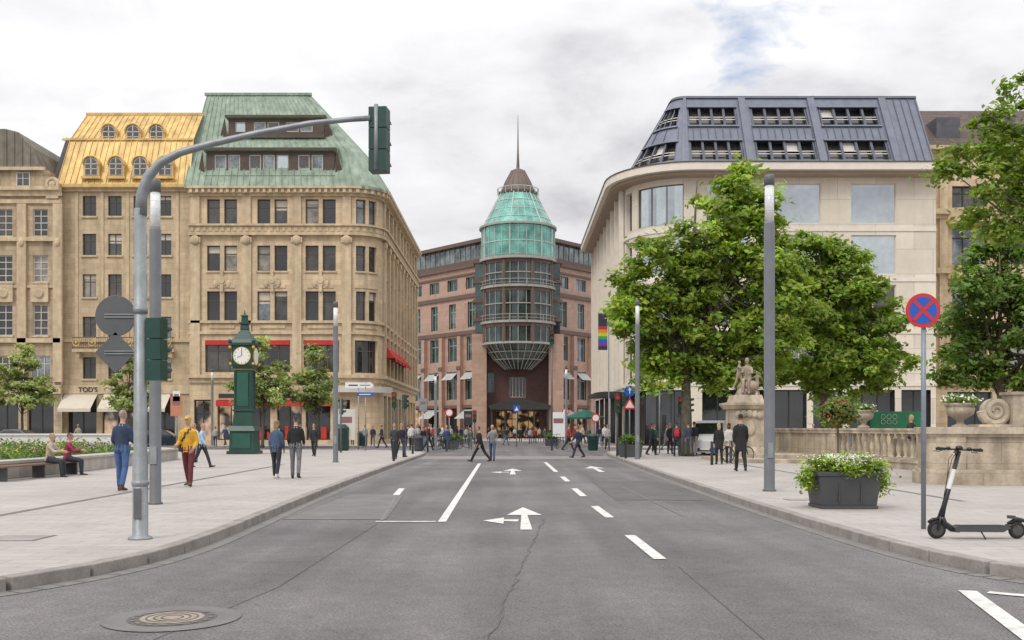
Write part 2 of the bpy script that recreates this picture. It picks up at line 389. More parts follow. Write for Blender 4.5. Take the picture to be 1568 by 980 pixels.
px_=-.35; y_=5.0
while y_<17.5:
    nx_=-.35+ .075*(y_-5)+random.uniform(-.035,.035); ny=y_+random.uniform(.12,.35); w=random.uniform(.003,.009)
    q.quad((px_-w,y_,.0032),(px_+w,y_,.0032),(nx_+w,ny,.0032),(nx_-w,ny,.0032)); px_=nx_;y_=ny
cr.done()
mx,my=X(264,8.35),8.35
mh=Obj('manhole_cover',(mx,my,0))
def disc(part,r,z,r0=0,n=48,a0=0,a1=360):
    for i in range(n):
        t0=math.radians(a0+(a1-a0)*i/n);t1=math.radians(a0+(a1-a0)*(i+1)/n)
        p=[(mx+rr*math.cos(t),my+rr*math.sin(t),z) for rr,t in ((r0,t0),(r,t0),(r,t1),(r0,t1))]
        if r0==0: p=p[1:3]+[(mx,my,z)]
        part.quad(*p)
disc(mh.p('surround',patch),.56,.004); disc(mh.p('frame_ring',iron),.36,.007); disc(mh.p('infill',iron2),.26,.010)
for rr in (.08,.14,.20,): disc(mh.p('ribs',iron),rr+.014,.013,rr)
for k in range(16): disc(mh.p('vents',patch),.335,.011,.30,3,k*22.5,k*22.5+12)
mh.done()

# ================================================================== BUILDINGS LEFT
def corner_building():
    ob=Obj('corner_department_store',(-20.5,105,0))
    d=90.; pm=F/d
    pts=[(-29.17,90),(-21,90),(-14.5,90)]+arc(-14.5,92.5,2.5,-90,0,7)[1:]+[(-12,124)]
    f=Fac(pts); U=lambda px:(px-290)/pm; V=lambda py:EYE+(655-py)/pm
    wl=ob.p('walls',stone)
    wins=[]
    rows=[(305,343,1.55),(376,415,1.6),(446,491,1.6)]
    def bay(uc,w,gap,rws):
        for (a,b,_) in rws:
            for sg in (-1,1):
                c=uc+sg*(w/4+gap/4); wins.append((c-w/4+gap/8,c+w/4-gap/8,V(b),V(a),1,2))
    for c in (340,417,491): bay(U(c),2.6,.5,rows)
    ua=14.67+1.05
    bay(ua+.4,2.0,.4,rows)
    sb=[18.9+1.6+3.05*i for i in range(10)]
    for c in sb: bay(c,2.0,.45,rows)
    big=[]
    for c in (341,417,492): big.append((U(c)-1.6,U(c)+1.6,V(570),V(521),3,2))
    big.append((ua-.75,ua+1.6,V(571),V(521),3,2))
    for c in sb: big.append((c-1.1,c+1.1,V(571),V(521),2,2))
    shops=[]
    for a,b in ((333,372),(380,414),(424,462),(468,506),(512,536)): shops.append((U(a),U(b),.5,V(612),2,1))
    shops.append((U(297),U(323),.12,V(612),2,2)); 
    for c in sb: shops.append((c-1.2,c+1.2,.5,4.6,2,1))
    f.wall(wl,0,f.L,0,V(287),wins+big+shops)
    for w in wins: f.window(ob,w,trim,frameB,w[4],w[5],.32,.08,blind=.15)
    for w in big: f.window(ob,w,trim,frameB,w[4],w[5],.35,.09)
    for w in shops: f.window(ob,w,trim,frameD,w[4],w[5],.4,.1,glasses=[glassS,glassS,glassA])
    t=ob.p('stone_trim',trim)
    for w in wins: f.rib(t,w[0]-.08,w[1]+.08,w[2]-.15,w[2]-.004,-.02,.12)
    for pxx in (300,378,455,531):
        c=U(pxx)
        f.rib(t,c-.42,c+.42,V(575),V(365),.003,.22); f.rib(t,c-.5,c+.5,V(372),V(364),.003,.32); f.rib(t,c-.38,c+.38,V(343),V(300),.003,.18)
        x,y,_=f.pt(c,0,.32); t.ball((x,y,V(368)),(.42,.2,.42),10,7)
    for i in range(11):
        c=18.9+.1+3.05*i
        if c<f.L-.4: f.rib(t,c-.35,c+.35,V(575),V(362),.003,.28); f.rib(t,c-.42,c+.42,V(372),V(364),.003,.36); f.rib(t,c-.3,c+.3,V(343),V(300),.003,.2)
    for a,b,w0 in ((287,291,.75),(291,297,.5),(297,301,.25),(344,347,.5),(347,357,.3),(357,361,.4),(491,495,.22),(508,512,.2),(574,579,.45),(579,586,.2)):
        f.rib(t,0,f.L,V(b)+.002,V(a),.004,w0)
    n=int(f.L/.55)
    for i in range(n):
        u=.2+i*.55; f.rib(t,u,u+.25,V(297)+.0,V(291.4),.5,.68)
        f.rib(t,u,u+.3,V(355),V(349),.3,.36)
    for c in (340,417,491):
        x,y,_=f.pt(U(c),0,0); z=V(430)
        t.cyl((x,y+.02,z),(x,y-.16,z),.55,.48,20); t.cyl((x,y-.16,z),(x,y-.24,z),.33,.28,16)
        t.box(x-.14,x+.14,y-.2,y,z-1.0,z+.9)
        for s_ in (-1,1): t.ball((x+s_*.55,y-.08,z-.3),(.22,.12,.35),8,6)
    for c in (340,417,491,556):
        u=U(c) if c<540 else ua+.4
        f.rib(t,u-1.2,u+1.2,V(441),V(436),.004,.07)
        f.rib(t,u-1.15,u+1.15,V(503),V(498),.004,.09)
    rp=ob.p('red_blinds',red)
    for w in big[:3]: f.rib(rp,w[0]+.05,w[1]-.05,w[3]-.42,w[3]-.02,-.2,.06)
    for w in big[4:9]:
        a,b=w[0]-.1,w[1]+.1
        P=f.pt; rp.quad(P(a,w[3]-.1,.05),P(b,w[3]-.1,.05),P(b,w[3]-1.4,1.1),P(a,w[3]-1.4,1.1)); rp.quad(P(a,w[3]-1.4,1.1),P(b,w[3]-1.4,1.1),P(b,w[3]-1.7,1.1),P(a,w[3]-1.7,1.1))
        rp.quad(P(a,w[3]-.1,.05),P(a,w[3]-1.4,1.1),P(a,w[3]-1.4,.05)); rp.quad(P(b,w[3]-.1,.05),P(b,w[3]-1.4,1.1),P(b,w[3]-1.4,.05))
    fa=ob.p('shop_fascia',frameW); f.rib(fa,U(512),U(538)+4.1,V(601),V(592),.004,.9)
    f.rib(ob.p('shop_awning',red),U(333),U(508),V(622),V(613),.005,.5)
    f.rib(t,0,f.L,0,.45,.003,.08)
    f.rib(ob.p('sign_band',frameD),U(335),U(505),V(609),V(603),.004,.06)
    q=ob.p('shop_displays',red)
    for i in range(14): u=U(338)+i*.82; f.rib(q if i%3 else ob.p('shop_displays_pale',frameW),u,u+random.uniform(.2,.5),.6,random.uniform(1.2,1.9),-.38,-.3)
    wl.box(-29.1,-12.3,122,124,0,V(287)); 
    rf=ob.p('copper_roof',copper); sm=ob.p('roof_seams',copper)
    z0=V(287)+.02; z1=27.0; z2=33.7
    R0=[(-29.4,89.3),(-11.3,89.3),(-11.3,124.5),(-29.4,124.5)]
    R1=[(-29.4,91.4),(-13.6,91.4),(-13.6,122.5),(-29.4,122.5)]
    R2=[(-29.4,96),(-19.5,96),(-19.5,116),(-29.4,116)]
    def rc(R,z,r):
        a,b,c,e=R; A=arc(b[0]-r,b[1]+r,r,-90,0,5)
        return [(a[0],a[1],z)]+[(x,y,z) for x,y in A]+[(c[0],c[1],z),(e[0],e[1],z)]
    Q=[rc(R0,z0,3.0),rc(R1,z1,1.6),rc(R2,z2,.4)]
    for A,B in zip(Q,Q[1:]):
        n=len(A)
        for i in range(n): rf.quad(A[i],A[(i+1)%n],B[(i+1)%n],B[i])
    rf.quad(*Q[2]); rf.quad(*[ (x,y,z-.25) for x,y,z in Q[0]]); 
    for i in range(len(Q[0])):
        a=Q[0][i];b=Q[0][(i+1)%len(Q[0])]; rf.quad((a[0],a[1],a[2]-.25),(b[0],b[1],b[2]-.25),b,a)
    seams(sm,Q[0][0],Q[0][1],Q[1][1],Q[1][0],26); seams(sm,Q[1][0],Q[1][1],Q[2][1],Q[2][0],26)
    seams(sm,Q[0][6],Q[0][7],Q[1][7],Q[1][6],40); seams(sm,Q[1][6],Q[1][7],Q[2][7],Q[2][6],40)
    rf.box(-29.6,-19.3,95.8,96.1,z2-.1,z2+.15)
    def dormer(p0,p1,pt,pb,y0,y1,groups,lip):
        dd=y0; x0,x1=X(p0,dd),X(p1,dd); zb,zt=Z(pb,dd),Z(pt,dd)
        bw=ob.p('dormer_walls',brown)
        ff=Fac([(x0,y0),(x1,y0)]); wn=[]
        for a,b,n in groups:
            w0=X(a,dd)-x0; w1=X(b,dd)-x0; st=(w1-w0)/n
            for i in range(n): wn.append((w0+st*i+.08,w0+st*(i+1)-.08,zb+.55,zt-.35,1,1))
        ff.wall(bw,0,x1-x0,zb,zt,wn)
        for w in wn: ff.window(ob,w,brown,frameW,1,1,.15,.09,glasses=[glassB,glassM,glassR])
        for xx in (x0,x1): bw.quad((xx,y0,zb),(xx,y1,zb),(xx,y1,zt),(xx,y0,zt))
        bw.box(x0-.25,x1+.25,y0-lip,y0-.01,zt,zt+.18)
        rf.add([(x0-.25,y0-lip,zt+.183),(x1+.25,y0-lip,zt+.183),(x1+.1,y1,zt+.9),(x0-.1,y1,zt+.9),(x0-.25,y0-lip,zt),(x1+.25,y0-lip,zt),(x1+.1,y1,zt-.3),(x0-.1,y1,zt-.3)],[(0,1,2,3),(0,3,7,4),(1,5,6,2),(4,7,6,5)])
        for a in (x0,x1):
            s_=-1 if a==x0 else 1
            bw.quad((a+s_*.02,y0-.01,zb-.6),(a+s_*1.0,y0+.3,zb-.3),(a+s_*.25,y0-lip+.1,zt))
        bw.box(x0-.1,x1+.1,y0-.35,y0-.004,zb-.1,zb+.22)
    dormer(316,512,231,274,90.2,93.6,[(327,369,2),(380,443,3),(455,496,2)],.45)
    dormer(350,496,181,211,92.5,97,[(359,377,1),(387,429,2),(437,480,2)],.4)
    ob.done()
corner_building()

def gold_building():
    ob=Obj('gold_roof_building',(-35,100,0)); d=90.35; pm=F/d
    x0=X(95,d); x1=-29.19
    f=Fac([(x0,d),(x1,d)]); U=lambda px:(px-95)/pm; V=lambda py:EYE+(655-py)/pm
    wins=[]
    for (a,b) in ((300,331),(358,391),(420,455),(485,516)):
        for c in (137,176,215,252): wins.append((U(c)-.62,U(c)+.62,V(b),V(a),2,2))
    for c in (137,176,215,252): wins.append((U(c)-.6,U(c)+.6,V(580),V(547),2,2))
    shops=[(U(103),U(148),.4,V(606),2,1),(U(156),U(204),.4,V(606),2,1),(U(214),U(268),.4,V(606),3,1)]
    f.wall(ob.p('walls',stone2),0,f.L,0,V(289),wins+shops)
    for w in wins: f.window(ob,w,trim,frameB,2,2,.25,.06,sill=trim,blind=.2)
    for w in shops: f.window(ob,w,trim,frameD,w[4],1,.4,.09,glasses=[glassS,glassA])
    t=ob.p('stone_trim',trim)
    for a,b,w0 in ((284,290,.5),(290,294,.25),(519,524,.2),(590,603,.12)): f.rib(t,0,f.L,V(b),V(a),.004,w0)
    f.rib(ob.p('gold_gutter',gold),0,f.L,V(289)+.02,V(284),.51,.62)
    for px in (118,157,196,234,272):
        f.rib(t,U(px)-.14,U(px)+.14,V(519),V(295),.004,.08)
    f.rib(t,U(118),U(272),V(540),V(536),.21,1.0)
    for px in (125,170,220,265): f.rib(t,U(px)-.15,U(px)+.15,V(548),V(540),.0,.8)
    rl=ob.p('balcony_railing',dark)
    f.rib(rl,U(118),U(272),V(518.5),V(517.5),.9,.96); f.rib(rl,U(118),U(272),V(534),V(533.2),.9,.96)
    for i in range(56): u=U(118)+i*(U(272)-U(118))/55; f.rib(rl,u-.012,u+.012,V(535.5),V(518),.91,.935)
    gp=ob.p('gilt_ornament',gold)
    for px in (124,148,176,204,232,262):
        x,y,_=f.pt(U(px),0,.99); gp.ring((x,y,V(526)),.3,.05,'y',12,5); gp.ball((x,y,V(526)),.13,8,6)
    aw=ob.p('awnings',cream)
    for a,b in ((100,150),(160,196),(236,262)):
        P=f.pt;u0,u1=U(a),U(b)
        aw.quad(P(u0,V(603),.02),P(u1,V(603),.02),P(u1,V(626),1.6),P(u0,V(626),1.6)); aw.quad(P(u0,V(626),1.6),P(u1,V(626),1.6),P(u1,V(631),1.6),P(u0,V(631),1.6))
    rf=ob.p('gold_roof',gold); sm=ob.p('roof_seams',gold)
    z0=V(289)+.04; L0=[(x0-.3,89.9,z0),(x1,89.9,z0)];L1=[(X(108,91.2),91.2,28.0),(x1,91.2,28.0)];L2=[(X(134,94),94,Z(176,94)),(x1,94,Z(176,94))]
    B0=[(x0-.3,110,z0),(x1,110,z0)];B1=[(L1[0][0],109,28.),(x1,109,28.)];B2=[(L2[0][0],107,L2[0][2]),(x1,107,L2[0][2])]
    rf.quad(L0[0],L0[1],L1[1],L1[0]); rf.quad(L1[0],L1[1],L2[1],L2[0]); rf.quad(L2[0],L2[1],B2[1],B2[0])
    rf.quad(B0[0],L0[0],L1[0],B1[0]); rf.quad(B1[0],L1[0],L2[0],B2[0])
    seams(sm,L0[0],L0[1],L1[1],L1[0],22); seams(sm,L1[0],L1[1],L2[1],L2[0],22)
    rf.box(L2[0][0]-.1,x1,93.9,94.15,L2[0][2]-.05,L2[0][2]+.18)
    rf.box(x0-.3,x1,91.05,91.2,27.9,28.08)
    def adorm(pc,pt,pb,y0,y1,w=.72):
        xc=X(pc,y0); zb=Z(pb,y0); zt=Z(pt,y0); r=w
        prof=[(xc-r,zb),(xc+r,zb)]+[(xc+r*math.cos(math.radians(a)),zt-r+r*math.sin(math.radians(a))) for a in range(0,181,20)]
        rf.prismy(prof,y0,y1)
        ri=r*.72
        pi=[(xc-ri,zb+.25),(xc+ri,zb+.25)]+[(xc+ri*math.cos(math.radians(a)),zt-r+ri*math.sin(math.radians(a))) for a in range(0,181,20)]
        ob.p('dormer_frames',frameW).prismy([(xc+(a-xc)*1.12,b+( .04 if b>zt-r else -.04)) for a,b in pi],y0-.06,y0-.003)
        ob.p('dormer_glass',glassB).prismy(pi,y0-.075,y0-.063)
        q=ob.p('dormer_bars',frameW); q.box(xc-.04,xc+.04,y0-.1,y0-.077,zb+.25,zt-.1); q.box(xc-ri,xc+ri,y0-.1,y0-.078,zt-r-.05,zt-r+.02); q.box(xc-ri,xc+ri,y0-.1,y0-.079,zb+.75,zb+.81)
        rr=ob.p('dormer_hoods',gold)
        rr.tube([(xc+r*math.cos(math.radians(a)),y0-.1,zt-r+r*math.sin(math.radians(a))) for a in range(-5,186,19)],.09,6)
        rr.box(xc-r-.15,xc+r+.15,y0-.2,y0,zb-.12,zb+.1)
    for c in (167,204,240): adorm(c,190,223,91.3,94)
    for c in (140,178,215,253): adorm(c,239,272,89.95,91.5)
    ob.done()
gold_building()

def old_building():
    ob=Obj('gabled_stone_building',(-50,100,0)); d=89.6; pm=F/d
    xl=-62; x1=X(95,d)-.02
    f=Fac([(xl,d),(x1,d)]); U=lambda px:X(px,d)-xl; V=lambda py:EYE+(655-py)/pm
    wins=[]
    cols=(8,62,-48,-105,-160,-215)
    for (a,b) in ((320,362),(391,432),(466,514)):
        for c in cols: wins.append((U(c)-.68,U(c)+.68,V(b),V(a),2,4))
    for c in cols: wins.append((U(c)-.9,U(c)+.9,V(582),V(545),3,2))
    shops=[(U(c)-1.2,U(c)+1.2,.4,V(615),2,1) for c in cols]
    f.wall(ob.p('walls',stone3),0,f.L,0,V(300),wins+shops)
    for w in wins: f.window(ob,w,trim,frameW,w[4],w[5],.22,.09,sill=trim,bars=.07)
    for w in shops: f.window(ob,w,trim,frameD,2,1,.4,.1,glasses=[glassS,glassA])
    t=ob.p('stone_trim',trim)
    for a,b,w0 in ((287,293,.6),(293,301,.3),(306,312,.2),(364,370,.35),(437,441,.15),(518,525,.3),(590,603,.25)): f.rib(t,0,f.L,V(b),V(a),.004,w0)
    for px in (35,90,-20,-76,-132,-188,-240):
        f.rib(t,U(px)-.4,U(px)+.4,V(585),V(313),.004,.3)
        x,y,_=f.pt(U(px),0,.3); t.ball((x,y,V(372)),(.3,.2,.4),8,6)
    for c in cols: f.rib(t,U(c)-.8,U(c)+.8,V(463),V(436),.0,.25); x,y,_=f.pt(U(c),0,.25); t.cyl((x,y+.02,V(450)),(x,y-.15,V(450)),.45,.35,14)
    gp=[(-88,287),(-88,262),(-75,258),(-66,235),(-45,208),(-20,200),(10,199),(30,204),(50,226),(60,248),(64,258),(76,262),(76,287)]
    ob.p('gable_wall',stone3).prismy([(X(a,d),V(b)) for a,b in gp if b>=262 or b==258],d+.05,d+1.2)
    ob.p('gable_roof',mossy).prismy([(X(a,d),V(b)+.03) for a,b in gp if b<=258],d-.25,d+9)
    q=ob.p('gable_roof_rolls',mossy)
    for px in range(-60,62,12):
        zt=np.interp(px,[a for a,b in gp[2:11]],[b for a,b in gp[2:11]]); q.box(X(px,d)-.05,X(px,d)+.05,d-.32,d-.252,V(258),V(zt)-.05)
    t.prismy([(X(-85,d),V(262)),(X(72,d),V(262)),(X(72,d),V(257)),(X(-85,d),V(257))],d-.4,d-.26)
    for c in (36,-10,-56):
        x=X(c,d); fr=ob.p('attic_frames',frameW); fr.box(x-.62,x+.62,d-.05,d+.045,V(291)+.3,V(264)); ob.p('attic_glass',glassB).box(x-.52,x+.52,d-.06,d-.052,V(291)+.4,V(265.5))
        fr.box(x-.03,x+.03,d-.09,d-.062,V(291)+.4,V(265.5)); fr.box(x-.52,x+.52,d-.085,d-.063,V(274),V(275)+.1)
    for px in (82,-92): x=X(px,d); t.ring((x,d-.2,V(283)),.5,.18,'y',14,6); t.box(x-.55,x+.55,d-.3,d+.5,V(305),V(297)); t.ball((x,d-.2,V(283)),(.35,.2,.35),8,6)
    sl=ob.p('slate_roof',slate)
    sl.quad((X(64,d),d+1.3,V(290)),(x1+.4,d+1.3,V(290)),(x1-.5,d+5,27.2),(X(64,d),d+5,29.2)); sl.quad((X(64,d),d+5,29.2),(x1-.5,d+5,27.2),(x1-.5,d+14,27.2),(X(64,d),d+14,29.2))
    sl.quad((x1+.4,d+1.3,V(290)),(x1+.4,d+14,V(290)),(x1-.5,d+14,27.2),(x1-.5,d+5,27.2))
    sl.quad((xl,d+1,V(290)),(X(-88,d),d+1,V(290)),(X(-88,d),d+8,32),(xl,d+8,32))
    ob.done()
old_building()
cu=bpy.data.curves.new('shop_lettering','FONT'); cu.body="TOD'S"; cu.size=.62; cu.extrude=.03; cu.materials.append(frameD)
o=bpy.data.objects.new('shop_lettering',cu); sc.collection.objects.link(o); o.location=(X(120,90.2),90.19,Z(600,90.2)); o.rotation_euler=(math.pi/2,0,0); o.parent=bpy.data.objects['gold_roof_building']; o.matrix_parent_inverse=Matrix.Translation((35,-100,0))

# ================================================================== RIGHT BUILDINGS
def modern_building():
    ob=Obj('modern_limestone_building',(22,95,0)); d=78.; pm=F/d
    pts=[(9.3,112),(9.3,95),(9.3,83)]+arc(14.3,83,5,180,270,10)[1:]+[(24,78),(X(1433,d),78)]
    f=Fac(pts); ul=29.0; ua=7.85; us=ul+ua
    U=lambda px: us+(X(px,d)-14.3); V=lambda py:EYE+(655-py)/pm
    big=[];nar=[]
    rows=((281,342),(360,420),(436,500),(516,580))
    for i,(a,b) in enumerate(rows):
        for p0,p1 in ((1190,1257),(1303,1372),(1082,1148)): big.append((U(p0),U(p1),V(b),V(a),1 if i<2 else 2,1))
        big.append((ul+2.9,ul+7.0,V(b),V(a),3,1))
        for j in range(8): u=1.2+j*3.6; nar.append((u,u+1.7,V(b),V(a),1,2))
        nar.append((ul+.9,ul+2.1,V(b),V(a),1,2))
    shops=[(U(p0),U(p1),.15,V(597),n,1) for p0,p1,n in ((1075,1150,3),(1160,1235,3),(1245,1290,2),(1300,1370,3),(1380,1425,2))]+[(ul+.6,ul+7.2,.15,V(597),5,1)]+[(1+j*5.6,1+j*5.6+4.6,.15,V(597),3,1) for j in range(5)]
    f.wall(ob.p('walls',lime),0,f.L,0,V(262),big+nar+shops)
    for i,w in enumerate(big): f.window(ob,w,limet,frameB if i%4==3 else limet,w[4],1,.22,.06,glasses=[glassR] if w[3]>15 else [glassM,glassB,glassA])
    for w in nar: f.window(ob,w,limet,frameB,1,2,.45,.08,glasses=[glassM,glassB])
    for w in shops: f.window(ob,w,frameD,frameD,w[4],1,.5,.09,glasses=[glassS,glassA,glassA,glassA])
    t=ob.p('bands',limet)
    for py in (351,428,508,588): f.rib(t,0,f.L,V(py)-.16,V(py)+.16,.004,.07)
    for j in range(9):
        u=.55+j*3.6
        if u<ul+1: f.rib(t,u-.3,u+.1,V(590),V(272),.08,.42)
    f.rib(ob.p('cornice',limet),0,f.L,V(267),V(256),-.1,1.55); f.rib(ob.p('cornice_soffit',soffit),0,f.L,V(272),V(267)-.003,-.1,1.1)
    f.rib(ob.p('cornice_line',frameB),0,f.L,V(255.9),V(254.5),-.1,1.62)
    f.rib(ob.p('canopy',frameD),ul-8,ul+2,V(603),V(598),.1,2.4)
    zr=V(254.5)+.02; Hh=28.7-zr; rf=Fac(pts,z0=zr,k=3.9/Hh)
    rw=[]
    for p0,p1 in ((1057,1142),(1160,1255),(1270,1368)):
        rw.append((U(p0)+.1,U(p1)-.1,.55,2.35)); rw.append((U(p0)+.15,U(p1)-.2,3.9,5.6))
    rw.append((ul+1.2,ul+6.3,.55,2.3)); rw.append((ul+1.6,ul+6.0,3.9,5.6))
    rf.wall(ob.p('zinc_roof',lead),0,rf.L,0,Hh,rw)
    sp=ob.p('roof_seams',leadd); u=.3
    while u<rf.L:
        if ul<u<us: u+=1.1
        if not any(w[0]-.1<u<w[1]+.1 for w in rw): rf.rib(sp,u,u+.05,0,Hh,.003,.07)
        else:
            rf.rib(sp,u,u+.05,2.5,3.75,.003,.07)
        u+=.6
    for w in rw:
        rf.window(ob,w,leadd,leadd,4,1,.5,.08,glasses=[glassA,glassB])
        fp=ob.p('roof_shutters',limet)
        for k in (.32,.46): v=w[2]+(w[3]-w[2])*k; rf.rib(fp,w[0]+.05,w[1]-.05,v,v+.05,-.12,-.05)
        n=4
        for k in range(n+1): u=w[0]+(w[1]-w[0])*k/n; rf.rib(ob.p('roof_mullions',leadd),u-.1,u+.1,w[2],w[3],-.3,-.0)
        if random.random()<.5: a=w[0]+(w[1]-w[0])*random.choice([0,.25,.5]); rf.rib(ob.p('roof_blinds',frameW),a+.15,a+(w[1]-w[0])*.25,w[2]+.9,w[3]-.05,-.4,-.35)
        rf.rib(ob.p('roof_window_frames',lead),w[0]-.12,w[1]+.12,w[3]+.02,w[3]+.14,.004,.16); rf.rib(ob.p('roof_window_frames',lead),w[0]-.12,w[1]+.12,w[2]-.16,w[2]-.02,.004,.16)
    for u in (U(1050),U(1150),U(1262),U(1376)): rf.rib(ob.p('roof_ribs',lead),u-.28,u+.28,0,Hh,.004,.22)
    rf.rib(ob.p('roof_edge',leadd),0,rf.L,Hh-.02,Hh+.2,-.4,.12)
    top=[rf.pt(u,Hh,-.05) for u in rf.U]; top=[(x,y,28.7) for x,y,z in top]
    ob.p('roof_top',lead).quad(*(top+[(33.19,108,28.7),(13.2,108,28.7)]))
    ra=ob.p('roof_antennas',steelL)
    for ax,ay,ah in ((26,86,1.6),(30,88,1.1),(17.5,90,1.3)): ra.cyl((ax,ay,28.7),(ax,ay,28.7+ah),.03,None,6)
    gx=33.2
    ob.p('gable_end',lime).quad((gx,78,0),(gx,112,0),(gx,112,zr),(gx,78,zr)); ob.p('gable_end_roof',lead).quad((gx,78,zr),(gx,110,zr),(gx,108,28.7),(gx,81.9,28.7))
    ob.done()
modern_building()
def right_building():
    ob=Obj('sandstone_bay_building',(45,95,0)); d=84.; pm=F/d; x0=33.5; x1=60
    f=Fac([(x0,d),(x1,d)]); U=lambda px:X(px,d)-x0; V=lambda py:EYE+(655-py)/pm
    wins=[]
    for a,b in ((285,318),(345,405),(428,478),(500,560)):
        for c in (1485,1570,1655,1740): wins.append((U(c)-1.5,U(c)+1.5,V(b),V(a),3,2))
    shops=[(U(c)-1.9,U(c)+1.9,.2,V(600),3,1) for c in (1485,1570,1655,1740)]
    f.wall(ob.p('walls',stone),0,f.L,0,V(225),wins+shops)
    for w in wins: f.window(ob,w,trim,frameD,3,2,.3,.1)
    for w in shops: f.window(ob,w,trim,frameD,3,1,.4,.1,glasses=[glassS,glassA])
    t=ob.p('stone_trim',trim)
    for a,b,w0 in ((225,231,.6),(322,330,.7),(330,336,.4),(412,420,.7),(485,492,.4),(575,590,.3)): f.rib(t,0,f.L,V(b),V(a),.004,w0)
    for c in (1443,1527,1612,1700): f.rib(t,U(c)-.35,U(c)+.35,V(590),V(231),.004,.3)
    for c in (1485,1570,1655):
        x=X(c,d); bp=ob.p('bay_balconies',trim)
        for za,zb in ((V(345),V(322)),(V(428),V(409))): bp.prism([(x-2.1,d-.31)]+[(x+2.1*math.cos(math.radians(a)),d-.3-1.1*math.sin(math.radians(a))) for a in range(170,0,-20)]+[(x+2.1,d-.31)],za,zb)
    rf=ob.p('tile_roof',tile); a=V(225)+.02
    rf.quad((x0-1.6,d-.6,a),(x1,d-.6,a),(x1,d+5,Z(170,d+5)),(x0-1.6,d+5,Z(170,d+5))); rf.quad((x0-1.6,d+5,Z(170,d+5)),(x1,d+5,Z(170,d+5)),(x1,d+16,a),(x0-1.6,d+16,a)); rf.quad((x0-1.6,d-.6,a),(x0-1.6,d+5,Z(170,d+5)),(x0-1.6,d+16,a))
    dp=ob.p('roof_dormers',slate)
    for c in (1455,1540): x=X(c,d); dp.box(x-1,x+1,d+.4,d+4,a+.8,a+2.6)
    ob.p('side_wall',stone).quad((x0,d,0),(x0,d+15,0),(x0,d+15,a),(x0,d,a))
    ob.done()
right_building()

